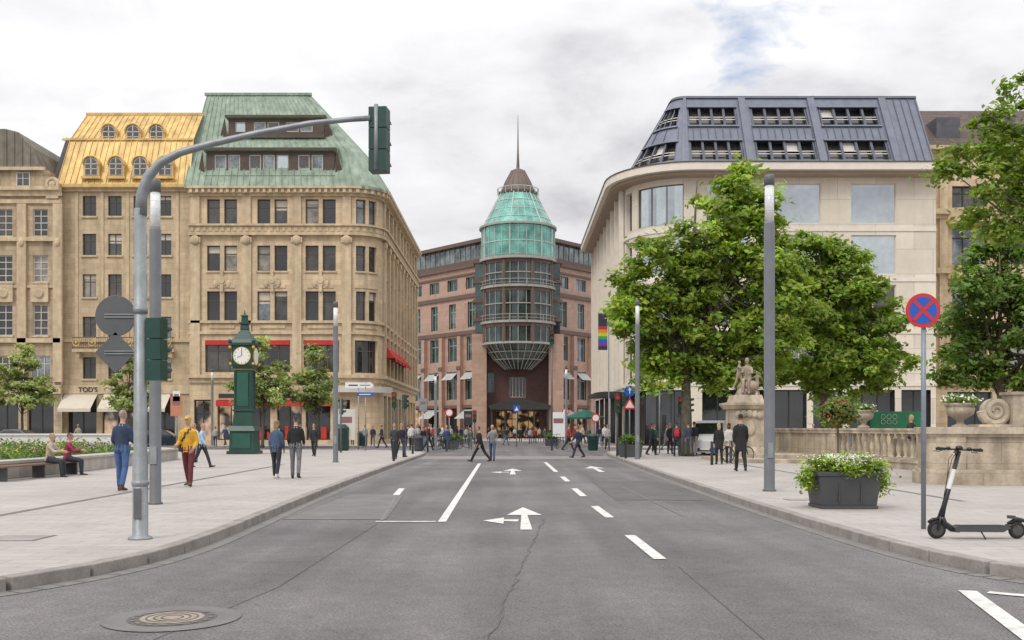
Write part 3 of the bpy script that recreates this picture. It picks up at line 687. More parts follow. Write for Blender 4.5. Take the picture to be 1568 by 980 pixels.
# ================================================================== CENTRE ARCADE
def arcade():
    ob=Obj('shopping_arcade_building',(.9,150,0))
    cx,cy=.9,150.
    def wing(pts):
        f=Fac(pts)
        wins=[];shops=[]
        n=int(f.L/4.2); st=f.L/n
        for i in range(n):
            c=(i+.5)*st
            wins.append((c-1.25,c+1.25,22.9,24.7,2,1)); wins.append((c-.85,c+.85,17.0,20.9,2,2)); wins.append((c-1.1,c+1.1,11.9,15.6,2,2)); wins.append((c-1.4,c+1.4,5.9,10.3,2,2))
            shops.append((c-1.6,c+1.6,.2,4.6,2,1))
        f.wall(ob.p('wing_walls',pink),0,f.L,0,26.2,wins+shops)
        for w in wins: f.window(ob,w,pinkd,frameG,w[4],w[5],.35,.1,glasses=[glassGd,glassB,glassM])
        for w in shops: f.window(ob,w,pinkd,frameD,2,1,.8,.12,glasses=[glassS,glassA,glassA])
        b=ob.p('brown_bands',pinkd)
        f.rib(b,0,f.L,21.5,22.1,.01,.25); f.rib(b,0,f.L,15.9,16.5,.01,.3); f.rib(b,0,f.L,25.0,25.3,.01,.2); f.rib(b,0,f.L,26.1,26.5,.01,.4); f.rib(b,0,f.L,4.7,5.1,.01,.3)
        p=ob.p('wing_columns',pink)
        for i in range(n+1):
            c=min(max(i*st,.4),f.L-.4); f.rib(p,c-.38,c+.38,0,15.7,.02,.65); f.rib(b,c-.46,c+.46,10.5,11.1,.66,.75)
        aw=ob.p('awnings',mat('awning_grey',(.40,.42,.40),.8))
        for i in range(n):
            c=(i+.5)*st; P=f.pt; aw.quad(P(c-1.3,10.1,.1),P(c+1.3,10.1,.1),P(c+1.3,9.0,1.3),P(c-1.3,9.0,1.3))
            if i%2==0: aw.quad(P(c-1.5,4.4,.1),P(c+1.5,4.4,.1),P(c+1.5,3.0,2.2),P(c-1.5,3.0,2.2))
        g_=ob.p('attic_glass',glassM); bb=ob.p('attic_frames',frameG)
        f.sheet(g_,0,f.L,26.5,30.2,-2.2); 
        m=int(f.L/1.3)
        for i in range(m+1): u=min(i*f.L/m,f.L-.08); f.rib(bb,u,u+.08,27.8,30.2,-2.19,-2.08)
        f.rib(b,0,f.L,26.5,27.8,-2.19,-1.9); f.rib(b,0,f.L,30.2,30.75,-2.4,-1.4)
        top=[f.pt(u,30.7,-1.5) for u in f.U]; bk=[f.pt(u,30.7,-14) for u in reversed(f.U)]
        ob.p('roof',pinkd).quad(*(top+bk)); ob.p('terrace',pinkd).quad(*([f.pt(u,26.3,.1) for u in f.U]+[f.pt(u,26.3,-3) for u in reversed(f.U)]))
    wing([(-34,180),(-16.3,163.5),(-4.7,150.5)])
    wing([(6.4,150.5),(14.5,160),(34,180)])
    mr_=ob.p('entrance_wall',maroon)
    f=Fac([(-4.7,151.5),(6.4,151.5)])
    f.wall(mr_,0,11.1,0,27,[(2.2,8.9,.1,4.3),(4.3,6.8,6.2,9.3),(.7,2.0,7,10)])
    f.window(ob,(2.2,8.9,.1,4.3),pinkd,frameB,8,2,2.0,.12,glasses=[warm])
    f.window(ob,(4.3,6.8,6.2,9.3),pinkd,frameW,5,1,.5,.12,glasses=[glassA])
    f.window(ob,(.7,2.0,7,10),pinkd,frameG,2,2,.5,.12,glasses=[glassGd])
    cn=ob.p('entrance_canopy',frameD); cn.prismy([(-3.2,4.3),(5.6,4.3),(5.9,4.9),(1.2,6.1),(-3.5,4.9)],147.5,151.4)
    for xx in (-3,-1,3.3,5.3): cn.cyl((xx,148,0),(xx,148,4.3),.16)
    for xx in (-4.9,6.6):
        c=ob.p('corner_shafts',pink); c.box(xx-1.1,xx+1.1,148.6,151.45,0,15.6); ob.p('corner_shafts_glass',glassGd).box(xx-.6,xx+.6,149,151.4,15.6,26.4)
        for z in (17.5,20.3,23.2,26.2): ob.p('shaft_bands',pinkd).box(xx-.9,xx+.9,148.8,151.45,z,z+.5)
    zz_=lambda v: EYE+(655-v)*150/F
    gl=ob.p('tower_glass_lower',glassGd); gl.lathe((cx,cy,0),[(1.9,zz_(566)),(3.7,zz_(550)),(5.0,zz_(531)),(5.25,zz_(528)),(5.25,zz_(405))],36)
    gg=ob.p('tower_glass_green',glassG); gg.lathe((cx,cy,0),[(5.45,zz_(404)),(5.45,zz_(352)),(5.4,zz_(350)),(2.75,zz_(299))],28)
    fr=ob.p('tower_frames',mat('tower_frame_pale',(.42,.50,.46),.5)); 
    wf=ob.p('tower_rings',mat('tower_steel',(.36,.35,.33),.5)); bd=ob.p('tower_bands',pinkd)
    def rg(part,z,R,h,t): part.lathe((cx,cy,0),[(R-t,z),(R,z),(R,z+h),(R-t,z+h)],48)
    for v,R,h in ((530,5.6,.3),(499,5.75,.35),(471,5.45,.14),(446,5.75,.35),(425,5.45,.14),(404,5.9,.4),(353,5.85,.3)): rg(wf,zz_(v),R,h,.5)
    rg(fr,zz_(378),5.52,.14,.2)
    for v in (495,442,400): rg(bd,zz_(v)-.9,5.4,.7,.3)
    for v in (487,435,398):
        wf.ring((cx,cy,zz_(v)),5.85,.045,'z',48,5); wf.ring((cx,cy,zz_(v)-.5),5.85,.03,'z',48,5)
    for v,R in ((340,4.9),(326,4.15),(312,3.45)): fr.ring((cx,cy,zz_(v)),R-.0,.07,'z',28,5)
    for k in range(28):
        t=2*math.pi*k/28; c_,s_=math.cos(t),math.sin(t)
        P=lambda R,z:(cx+R*c_,cy+R*s_,z)
        fr.tube([P(5.48,zz_(404)),P(5.48,zz_(352)),P(2.78,zz_(299))],.06 if k%4 else .14,5)
        wf.tube([P(5.3,zz_(530)),P(5.3,zz_(405))],.06,5); wf.tube([P(1.95,zz_(566)),P(3.75,zz_(550)),P(5.3,zz_(530))],.07,5)
        if k%2==0: wf.tube([P(5.85,zz_(499)),P(5.85,zz_(487))],.045,5); wf.tube([P(5.85,zz_(446)),P(5.85,zz_(435))],.045,5)
    for k in range(8):
        t=2*math.pi*(k+.5)/8; bd.tube([(cx+5.35*math.cos(t),cy+5.35*math.sin(t),zz_(528)),(cx+5.35*math.cos(t),cy+5.35*math.sin(t),zz_(405))],.28,8)
    for v,R in ((552,3.7),(541,4.5)): wf.ring((cx,cy,zz_(v)),R,.07,'z',40,5)
    cp=ob.p('tower_cap',mat('cap_metal',(.17,.125,.105),.6,metal=.2)); cp.lathe((cx,cy,0),[(2.9,zz_(299)),(2.95,zz_(296)),(2.5,zz_(294)),(1.9,zz_(279)),(1.0,zz_(262)),(.25,zz_(258)),(.12,zz_(230)),(.03,zz_(176))],32)
    for k in range(16):
        t=2*math.pi*k/16; cp.tube([(cx+2.5*math.cos(t),cy+2.5*math.sin(t),zz_(294)),(cx+1.9*math.cos(t),cy+1.9*math.sin(t),zz_(279)),(cx+1.0*math.cos(t),cy+1.0*math.sin(t),zz_(262))],.09,5)
    for k in range(20):
        t=2*math.pi*k/20; fr.tube([(cx+3.1*math.cos(t),cy+3.1*math.sin(t),zz_(300)),(cx+3.1*math.cos(t),cy+3.1*math.sin(t),zz_(291))],.05,5)
    fr.ring((cx,cy,zz_(291)),3.1,.06,'z',40,5)
    ob.done()
arcade()

# ================================================================== TREES
def leafmat(name,col,tr_=.35):
    m=bpy.data.materials.new(name); m.use_nodes=True; nt=m.node_tree;N=nt.nodes;L=nt.links
    bs=N['Principled BSDF']; bs.inputs['Roughness'].default_value=.5; bs.inputs['Specular IOR Level'].default_value=.3
    at=N.new('ShaderNodeAttribute'); at.attribute_name='tone'
    vm=N.new('ShaderNodeVectorMath'); vm.operation='MULTIPLY'; vm.inputs[0].default_value=col; L.new(at.outputs['Color'],vm.inputs[1]); L.new(vm.outputs[0],bs.inputs['Base Color'])
    tr=N.new('ShaderNodeBsdfTranslucent'); v2=N.new('ShaderNodeVectorMath'); v2.operation='MULTIPLY'; v2.inputs[1].default_value=(1.5,1.6,.6); L.new(vm.outputs[0],v2.inputs[0]); L.new(v2.outputs[0],tr.inputs['Color'])
    mx_=N.new('ShaderNodeMixShader'); mx_.inputs[0].default_value=tr_; L.new(bs.outputs[0],mx_.inputs[1]); L.new(tr.outputs[0],mx_.inputs[2])
    L.new(mx_.outputs[0],N['Material Output'].inputs['Surface']); return m
leafA=leafmat('leaf_spring',(.235,.335,.055)); leafB=leafmat('leaf_dark',(.135,.22,.05)); leafC=leafmat('leaf_greygreen',(.30,.36,.15)); leafD=leafmat('leaf_fresh',(.21,.305,.055))
def leaves_mesh(name,cent,norm,size,tone,m):
    n=len(cent)
    a=np.cross(norm,rng.normal(size=(n,3))); a/=np.linalg.norm(a,axis=1)[:,None]+1e-9
    b=np.cross(norm,a)
    s=size[:,None]
    fold=norm*s*.18
    v=np.stack([cent-a*s,cent-b*s*.55+fold,cent+a*s,cent+b*s*.55+fold],1).reshape(-1,3)
    me=bpy.data.meshes.new(name); me.vertices.add(4*n); me.vertices.foreach_set('co',v.astype(np.float32).ravel())
    me.loops.add(4*n); me.loops.foreach_set('vertex_index',np.arange(4*n,dtype=np.int32))
    me.polygons.add(n); me.polygons.foreach_set('loop_start',np.arange(0,4*n,4,dtype=np.int32)); me.polygons.foreach_set('loop_total',np.full(n,4,dtype=np.int32))
    me.update(calc_edges=True); me.materials.append(m)
    ca=me.color_attributes.new('tone','FLOAT_COLOR','POINT')
    t=np.repeat(tone,4,axis=0); ca.data.foreach_set('color',np.concatenate([t,np.ones((4*n,1))],1).astype(np.float32).ravel())
    o=bpy.data.objects.new(name,me); sc.collection.objects.link(o); return o
def foliage(name,lobes,n,leaf,m,clus=.7,dens=1.0,tonevar=.26,origin=(0,0,0)):
    vol=np.array([l[3]*l[4]*l[5] for l in lobes])**.75; vol/=vol.sum()
    total_cl=max(12,int(n/90*dens)); cents=[];outs=[]
    for l,w in zip(lobes,vol):
        k=max(3,int(total_cl*w))
        d=rng.normal(size=(k,3)); d/=np.linalg.norm(d,axis=1)[:,None]
        r=rng.uniform(.2,1.12,size=(k,1))**.6
        cents.append(np.array(l[:3])+d*r*np.array(l[3:6])); outs.append(d)
    cents=np.concatenate(cents);outs=np.concatenate(outs); K=len(cents)
    idx=rng.integers(0,K,size=n)
    csz=rng.uniform(.5,1.3,size=K)*clus; ct=np.clip(rng.normal(1,tonevar,size=K),.5,1.6)
    off=rng.normal(size=(n,3))*np.array([.6,.6,.34])*csz[idx][:,None]
    pos=cents[idx]+off
    nr=outs[idx]*.45+rng.normal(size=(n,3))*.5+np.array([0,-.1,.8]); nr/=np.linalg.norm(nr,axis=1)[:,None]
    sz_=leaf*rng.uniform(.6,1.35,size=n)
    tn=(ct[idx]*rng.uniform(.75,1.25,size=n))[:,None]*np.ones((1,3)); tn[:,0]*=rng.uniform(.8,1.3,size=n)
    o=leaves_mesh(name,pos-np.array(origin),nr,sz_,tn,m); return o,cents
def tree(name,x,y,th,lobes,n,leaf,m,tr=.25,clus=.7,z0=KZ,nl=60):
    ob=Obj(name,(x,y,z0)); tp=ob.p('trunk',bark,True); lp=ob.p('limbs',bark,True)
    top=max(l[2]+l[5]*.6 for l in lobes); cen=np.mean([l[:3] for l in lobes],axis=0)
    bpt=Vector((x,y,z0)); tt=Vector((x+random.uniform(-.1,.1),y,z0+th)); ap=Vector((x*.4+cen[0]*.6,y*.4+cen[1]*.6,top*.9))
    tp.tube([bpt-Vector((0,0,.05)),bpt+Vector((0,0,.25)),bpt.lerp(tt,.5),tt,tt.lerp(ap,.5),ap],[tr*1.5,tr*1.1,tr,tr*.85,tr*.45,tr*.1],10)
    o,c=foliage('foliage',lobes,n,leaf,m,clus,origin=(x,y,z0)); o.parent=ob.e
    for i in rng.choice(len(c),min(len(c),nl),replace=False):
        t=random.uniform(0,.8); s=tt.lerp(ap,t); e=Vector(c[i]); mid=s.lerp(e,.5)+Vector((0,0,-.15))
        lp.tube([s,mid,e],[tr*.35*(1-t*.5),tr*.2,tr*.05],6)
    ob.done(); return ob
def LB(L_,d,dy=1.0):
    out=[]
    for u,v,r,*rest in L_:
        rz=rest[0] if rest else r; out.append((X(u,d),d+random.uniform(-1,1)*dy,Z(v,d),r,r,rz))
    return out
tree('plane_tree',X(1052,52),52,3.6,LB([(1145,245,.5,.9),(1140,290,1.2,1.2),(1165,330,1.3),(1085,300,.7,.8),(1118,335,1.5,1.3),(1070,375,1.5,1.3),(1010,395,1.5,1.1),(965,440,1.1,1.1),(970,490,1.2),(1010,475,1.6,1.3),(990,540,1.4,1.1),(1060,440,1.9,1.5),(1110,410,1.8),(1090,500,2.4,1.7),(1170,400,1.7),(1190,460,2.0),(1170,520,2.1,1.6),(1050,560,1.8,1.0),(1110,575,1.7,.9),(1000,585,.8,.5),(945,470,.6,.5),(1150,570,1.8,1.0)],52),44000,.165,leafA,.28,.55,nl=110)
tree('plane_tree',X(1262,57),57,3.6,LB([(1255,385,1.4,1.2),(1300,395,1.4,1.1),(1330,440,1.3,1.3),(1225,430,1.7,1.5),(1280,450,2.0,1.6),(1350,490,1.3,1.2),(1310,500,1.9,1.5),(1240,500,2.2,1.7),(1360,540,1.3,1.0),(1300,550,2.2,1.4),(1230,565,2.0,1.1),(1385,555,.5,.4),(1345,580,1.2,.7),(1280,590,1.8,.7)],57),34000,.165,leafD,.26,.52,nl=80)
tree('plane_tree',X(1650,36),36,6,LB([(1548,140,.5,.5),(1530,185,.8,.6),(1495,200,.5,.5),(1560,225,1.0,.8),(1510,245,.9,.7),(1470,235,.45,.4),(1560,290,1.2,.9),(1495,290,.8,.7),(1460,265,.35,.3),(1520,330,.9,.7),(1565,340,1.2,.8),(1450,258,.2,.2),(1620,230,2.0),(1640,330,2.0),(1700,280,2.5),(1660,400,1.8)],36,1.2),26000,.115,leafD,.2,.42,nl=70)
tree('linden_tree',X(1530,48),48,2.6,LB([(1495,385,1.0,.8),(1545,370,1.2,1.0),(1475,450,1.1,1.0),(1545,450,1.8,1.3),(1500,490,1.4,1.2),(1490,540,1.5,1.1),(1570,520,1.8,1.3),(1470,575,1.0,.6),(1540,580,1.7,.8),(1600,450,2.2),(1620,550,2.2)],48),28000,.14,leafB,.22,.5,nl=70)
tree('street_tree',X(35,76),76,2.4,LB([(35,548,1.1,1.0),(18,580,1.4,1.2),(52,590,1.3,1.2),(38,612,1.8,.8),(62,605,.9,.7)],76,.6),6500,.15,leafC,.10,.42)
tree('street_tree',X(197,78),78,2.4,LB([(200,560,.9,1.0),(182,590,1.0,1.1),(212,595,1.0,1.0),(195,612,1.4,.8)],78,.6),5000,.15,leafC,.10,.42)
tree('street_tree',X(402,76),76,2.2,LB([(405,532,.9,.9),(385,562,1.2,1.2),(425,570,1.3,1.2),(402,600,2.0,1.2),(362,598,.9,.9),(435,605,1.0,.9)],76,.6),9000,.15,leafC,.12,.42)
tree('street_tree',X(484,78),78,2.2,LB([(484,545,.7,.9),(474,582,1.0,1.2),(496,585,1.0,1.2),(484,608,1.4,1.0)],78,.6),5500,.15,leafC,.10,.42)

# ================================================================== STREET FURNITURE
def lamp_post(u,vb,vt,r,nm='street_lamp'):
    d=gd(vb)*(EYE-KZ)/EYE; x=X(u,d); zt=Z(vt,d); ob=Obj(nm,(x,d,KZ)); p=ob.p('post',steel,True)
    L_=(zt-KZ)*.155
    zg=zt-L_
    p.lathe((x,d,0),[(r*1.25,KZ),(r*1.25,KZ+.04),(r,KZ+.045),(r,zg)],20)
    ob.p('lamp_tube',lampglass,True).lathe((x,d,0),[(r*.86,zg),(r*.86,zt-.25)],20)
    q=ob.p('lamp_fittings',steelL)
    q.lathe((x,d,0),[(r*.9,zg+.0),(r*.9,zg+.05)],20)
    for k in (.25,.4,.55): q.lathe((x,d,0),[(r*.5,zg+L_*k),(r*.885,zg+L_*k+.01),(r*.5,zg+L_*k+.02)],16)
    p.lathe((x,d,0),[(r*.95,zt-.25),(r*.95,zt-.04),(r*.8,zt)],20)
    q.box(x-.06,x+.06,d-r-.006,d-r+.03,.9,1.25)
    ob.done()
lamp_post(238,772,275,.11); lamp_post(1178,752,268,.125); lamp_post(514,708,462,.11); lamp_post(976,703,460,.11)
lamp_post(667,690,570,.09); lamp_post(325,682,565,.1); lamp_post(867,688,560,.09)
def head(ob,c,w=.24,h=.9,face=(0,1),col=green,lit=1):
    fx,fy=face; l=math.hypot(fx,fy); fx/=l;fy/=l
    hp=ob.p('signal_housing',col); vp=ob.p('signal_visors',dark)
    rx,ry=fy,-fx
    def pt(a,b,z): return (c[0]+rx*a+fx*b,c[1]+ry*a+fy*b,c[2]+z)
    for k in range(3):
        z0=-h/2+k*h/3+.006;z1=z0+h/3-.012; w2=w/2; dp=.11
        vs=[pt(-w2,-dp,z0),pt(w2,-dp,z0),pt(w2,dp,z0),pt(-w2,dp,z0),pt(-w2,-dp,z1),pt(w2,-dp,z1),pt(w2,dp,z1),pt(-w2,dp,z1)]
        hp.add(vs,[(3,2,1,0),(4,5,6,7),(0,1,5,4),(1,2,6,5),(2,3,7,6),(3,0,4,7)])
        zc=(z0+z1)/2; R=w*.38
        lens=ob.p('lens_%d'%k,mat('lens_%d'%k,[(.02,.16,.06),(.25,.14,.01),(.3,.01,.01)][k],.3) if k!=2 else mat('lens_red',(.6,.02,.02),.3,emit=((1,.05,.02),1.2*lit,.01)))
        lens.tube([pt(0,dp+.001,zc),pt(0,dp+.012,zc)],R,14)
        n=9; arcp=[(R*1.08*math.cos(math.radians(-20+220*i/n)),R*1.08*math.sin(math.radians(-20+220*i/n))) for i in range(n+1)]
        for a,b in zip(arcp,arcp[1:]):
            vp.quad(pt(a[0],dp,zc+a[1]),pt(b[0],dp,zc+b[1]),pt(b[0],dp+(.18 if b[1]>0 else .06),zc+b[1]),pt(a[0],dp+(.18 if a[1]>0 else .06),zc+a[1]))
d=14.3*(EYE-KZ)/EYE*1.0; x=X(215,d); ob=Obj('traffic_signal_mast',(x,d,KZ)); p=ob.p('mast',steelL,True)
p.lathe((x,d,0),[(.16,KZ),(.15,KZ+.03),(.10,KZ+.05),(.10,KZ+1.1),(.085,KZ+1.14),(.078,Z(320,d))],18)
arm=[(221,330),(222,300),(231,272),(250,250),(280,234),(330,220),(400,204),(480,189),(540,183),(572,181)]
p.tube([(X(a-5,d),d,Z(b,d)) for a,b in arm],[.078,.074,.068,.06,.052,.046,.042,.038,.036,.036],12)
p.lathe((x,d,0),[(.095,Z(480,d)),(.095,Z(470,d))],16); p.lathe((x,d,0),[(.1,Z(745,d)),(.115,Z(740,d)),(.1,Z(735,d))],16)
ob.p('access_door',steel).box(x-.05,x+.05,d-.108,d-.095,.4,.8)
hx=X(576,d); p.tube([(hx,d,Z(160,d)),(hx,d,Z(260,d))],.03,8)
head(ob,(hx+.03,d+.1,Z(212,d)),.24,.86,(.12,1)); 
head(ob,(X(238,d),d+.05,Z(535,d)),.2,.84,(.12,1)); p.tube([(x,d,Z(500,d)),(X(238,d),d+.05,Z(500,d))],.02,6); p.tube([(x,d,Z(572,d)),(X(238,d),d+.05,Z(572,d))],.02,6)
sb_=ob.p('sign_backs',mat('sign_back_grey',(.10,.105,.11),.55,var=.1)); cxs=X(178,d); sb_.cyl((cxs,d-.03,Z(484,d)),(cxs,d-.005,Z(484,d)),.26,.26,36); 
sb_.ring((cxs,d-.02,Z(484,d)),.26,.012,'y',36,5)
r_=.27; zc=Z(540,d); sb_.prismy([(cxs-r_,zc),(cxs,zc-r_),(cxs+r_,zc),(cxs,zc+r_)],d-.03,d-.005)
br=ob.p('brackets',steelL)
for zc in (Z(482,d),Z(486,d),Z(538,d),Z(542,d)): br.box(cxs-.14,x,d-.045,d-.031,zc-.008,zc+.008)
ob.done()
d=gd(810)*(EYE-KZ)/EYE; x=X(1414,d); ob=Obj('no_stopping_sign',(x,d,KZ)); ob.p('pole',mat('pole_bluegrey',(.22,.25,.29),.5,metal=.3),True).lathe((x,d,0),[(.035,KZ),(.035,Z(455,d))],14)
zc=Z(476,d); cxs=X(1411,d)
ob.p('plate',redp).cyl((cxs,d-.06,zc),(cxs,d-.04,zc),.25,.25,40); ob.p('blue_field',bluep).cyl((cxs,d-.0635,zc),(cxs,d-.061,zc),.20,.20,40)
for s_ in (-1,1):
    a=Vector((cxs-.15,0,zc-.15*s_)); b=Vector((cxs+.15,0,zc+.15*s_)); n=Vector((-s_*1,0,1)).normalized()*.025; y=d-.0665-(.002 if s_>0 else 0)
    ob.p('red_cross',redp).quad((a.x-n.x,y,a.z-n.z),(b.x-n.x,y,b.z-n.z),(b.x+n.x,y,b.z+n.z),(a.x+n.x,y,a.z+n.z))
ob.p('back',steelL).cyl((cxs,d-.039,zc),(cxs,d-.034,zc),.25,.25,40); ob.done()
def clock():
    d=gd(695)*(EYE-KZ)/EYE; x=X(375,d); ob=Obj('ornamental_street_clock',(x,d,KZ)); g_=ob.p('cast_body',green); au=ob.p('gilt_trim',amber)
    s=d/F
    def B(v0,v1,w,w2=None): g_.frus(x,d,max(Z(v0,d),KZ),Z(v1,d),w*s,w*s,(w2 or w)*s,(w2 or w)*s)
    B(697,690,22);B(690,660,19,18);B(660,652,21,17);B(652,630,15,13);B(630,627,15);B(627,565,12.5,11);B(565,560,14,16);B(560,530,16);B(530,526,19);B(526,520,18,15);B(520,505,14,5)
    B(505,497,6,5);B(497,494,7);B(494,484,4.5,4);B(484,481,6,1);B(481,474,1,.3)
    for k in range(4):
        a=math.pi/4+k*math.pi/2; g_.cyl((x+.62*math.cos(a),d+.62*math.sin(a),Z(627,d)),(x+.62*math.cos(a),d+.62*math.sin(a),Z(567,d)),.07,.06,8)
        g_.ball((x+.95*math.cos(a),d+.95*math.sin(a),Z(524,d)),.12,8,6)
        au.ball((x+.93*math.cos(a),d+.93*math.sin(a),Z(533,d)),.09,8,6); au.ball((x+.9*math.cos(a),d+.9*math.sin(a),Z(558,d)),.08,8,6)
    w=16*s
    for ax in (0,1,2,3):
        c,s_=math.cos(ax*math.pi/2),math.sin(ax*math.pi/2)
        P=lambda o:(x+c*o,d+s_*o,Z(546,d))
        au.cyl(P(w-.01),P(w+.05),.50,.50,28); ob.p('clock_face',mat('clock_face',(.78,.77,.72),.4,var=.03)).cyl(P(w+.051),P(w+.06),.46,.46,28)
    y=d-w-.064; h=ob.p('clock_hands',dark); zc=Z(546,d)
    h.box(x-.02,x+.02,y,y+.002,zc,zc+.36); h.quad((x-.02,y-.002,zc+.02),(x-.02,y-.002,zc-.02),(x-.26,y-.002,zc-.12),(x-.26,y-.002,zc-.09))
    for k in range(12):
        a=k*math.pi/6; h.box(x+.40*math.cos(a)-.018,x+.40*math.cos(a)+.018,y,y+.0015,zc+.40*math.sin(a)-.03,zc+.40*math.sin(a)+.03)
    au.box(x-13*s,x+13*s,d-13*s,d+13*s,Z(629.5,d),Z(628,d)); au.box(x-12.4*s-.02,x+12.4*s+.02,d-12.4*s-.02,d+12.4*s+.02,Z(566.5,d),Z(565.5,d))
    pn=ob.p('panels',mat('green_panel',(.02,.09,.065),.4))
    pn.box(x-.32,x+.32,d-13.2*s-.0,d-10*s,Z(622,d),Z(572,d)); pn.box(x-.5,x+.5,d-19.5*s,d-17*s,Z(686,d),Z(664,d))
    ob.done(bevel=.01)
clock()
ob=Obj('raised_flower_bed',(-15.2,40,KZ)); c=ob.p('concrete_edge',concrete)
bp=[(-14.3,26.5),(-14.5,33),(-15.0,40),(-15.6,46.5),(-17.5,49.5),(-21,50.5),(-40,51.5)]
f=Fac([(-40,26.2),(-16,26.2)]+[(-14.6,26.9)]+bp[1:])
f.rib(c,0,f.L,KZ-.02,.56,-.75,0); f.rib(c,0,f.L,.562,.64,-.80,.06)
ob.p('soil',soil).quad(*[(-40,27,.5),(-15.4,27.2,.5),(-15.5,34,.5),(-16,41,.5),(-16.8,46.5,.5),(-19,49,.5),(-40,50.6,.5)])
o,_=foliage('bedding_leaves',[(-19.2,31,.66,3.6,4,.16),(-20,38,.66,4,4,.2),(-21,45,.66,4,4,.2),(-27,40,.66,6,10,.2)],22000,.075,leafB,.35,3.0,origin=(-15.2,40,KZ)); o.parent=ob.e
for nm,cc,k in (('yellow_flowers',(.65,.45,.05),420),('red_flowers',(.32,.04,.06),300),('white_flowers',(.6,.58,.52),260),('violet_flowers',(.25,.10,.30),320)):
    m=mat(nm,cc,.7); n=k; cl=rng.integers(0,12,n); cpos=np.stack([rng.uniform(-25,-17,12),rng.uniform(29,47,12)],1); xy=cpos[cl]+rng.normal(size=(n,2))*np.array([1.2,1.0]); xy[:,0]=np.minimum(xy[:,0],-16.4)
    pos=np.stack([xy[:,0],xy[:,1],rng.uniform(.72,.9,n)],1)-np.array([-15.2,40,KZ])
    o=leaves_mesh(nm,pos,np.tile([0,-.5,.8],(n,1))+rng.normal(size=(n,3))*.3,rng.uniform(.025,.05,n),np.ones((n,3)),m); o.parent=ob.e
ob.done()
ob=Obj('park_bench',(-14.1,30,KZ)); w=ob.p('seat',wood)
for i in range(4): w.box(-14.28+i*.13,-14.17+i*.13,27.0,32.0,.50,.545)
l=ob.p('legs',anth)
for y in (27.3,29.5,31.7): l.box(-14.2,-13.85,y-.04,y+.04,KZ,.499)
ob.done()
ob=Obj('low_white_wall',(-30,60,KZ)); c=ob.p('wall',mat('pale_concrete',(.62,.61,.59),.8,var=.06)); c.box(-45,-22.5,60,60.4,KZ,1.15); c.box(-45,-22.4,59.9,60.5,1.151,1.25); ob.done()
def planter():
    d=gd(780)*(EYE-KZ)/EYE+.45; x=X(1290,d); ob=Obj('flower_planter',(x,d,KZ)); p=ob.p('tub',anth)
    p.frus(x,d,KZ,KZ+.06,.52,.40,.52,.40); p.frus(x,d,KZ+.061,KZ+.60,.50,.38,.565,.44); p.frus(x,d,KZ+.601,KZ+.68,.59,.46,.59,.46)
    for k in (-1,1): p.box(x+k*.2-.01,x+k*.2+.01,d-.44,d-.40,KZ+.12,KZ+.5)
    z=KZ+.78
    L_=[(x+a,d+b,z+c,r1,r2,r3) for a,b,c,r1,r2,r3 in ((-.35,-.2,0,.3,.25,.14),(0,-.2,.02,.35,.25,.14),(.38,-.2,0,.3,.25,.14),(-.2,.2,.05,.4,.25,.14),(.25,.2,.05,.4,.25,.14),(.62,-.2,-.22,.12,.2,.2),(-.66,-.1,-.2,.10,.2,.2),(.68,-.15,-.4,.07,.1,.12),(-.68,-.2,-.33,.07,.1,.1),(.1,-.5,-.08,.4,.05,.07))]
    o,_=foliage('leaves',L_,7000,.035,leafA,.14,3,origin=(x,d,KZ)); o.parent=ob.e
    n=1000; pos=np.stack([rng.normal(size=n)*.24-.02,rng.uniform(-.45,.4,n),rng.uniform(.78,.99,n)],1)
    o=leaves_mesh('white_blossoms',pos,np.tile([0,-.5,.8],(n,1))+rng.normal(size=(n,3))*.3,rng.uniform(.014,.028,n),np.ones((n,3)),mat('white_blossom',(.75,.75,.68),.7)); o.parent=ob.e
    ob.done(bevel=.008)
planter()
def shrub(u,v,dd,r,zb,nm='potted_shrub',fl=True):
    x=X(u,dd); z=Z(v,dd); ob=Obj(nm,(x,dd,zb)); 
    ob.p('stem',bark).cyl((x,dd,zb),(x,dd,z),.03,.025,8)
    o,_=foliage('leaves',[(x,dd,z,r,r,r*.8)],2600,.06,leafB,.25,2,origin=(x,dd,zb)); o.parent=ob.e
    n=260; q=rng.normal(size=(n,3)); q/=np.linalg.norm(q,axis=1)[:,None]; o=leaves_mesh('blossoms',q*r*np.array([1.25,1.25,1.0])+np.array([0,0,z-zb]),q,np.full(n,.045),np.ones((n,3)),mat('red_blossom',(.35,.06,.06),.7)); o.parent=ob.e
    ob.done()
shrub(1283,632,28.5,.42,KZ)

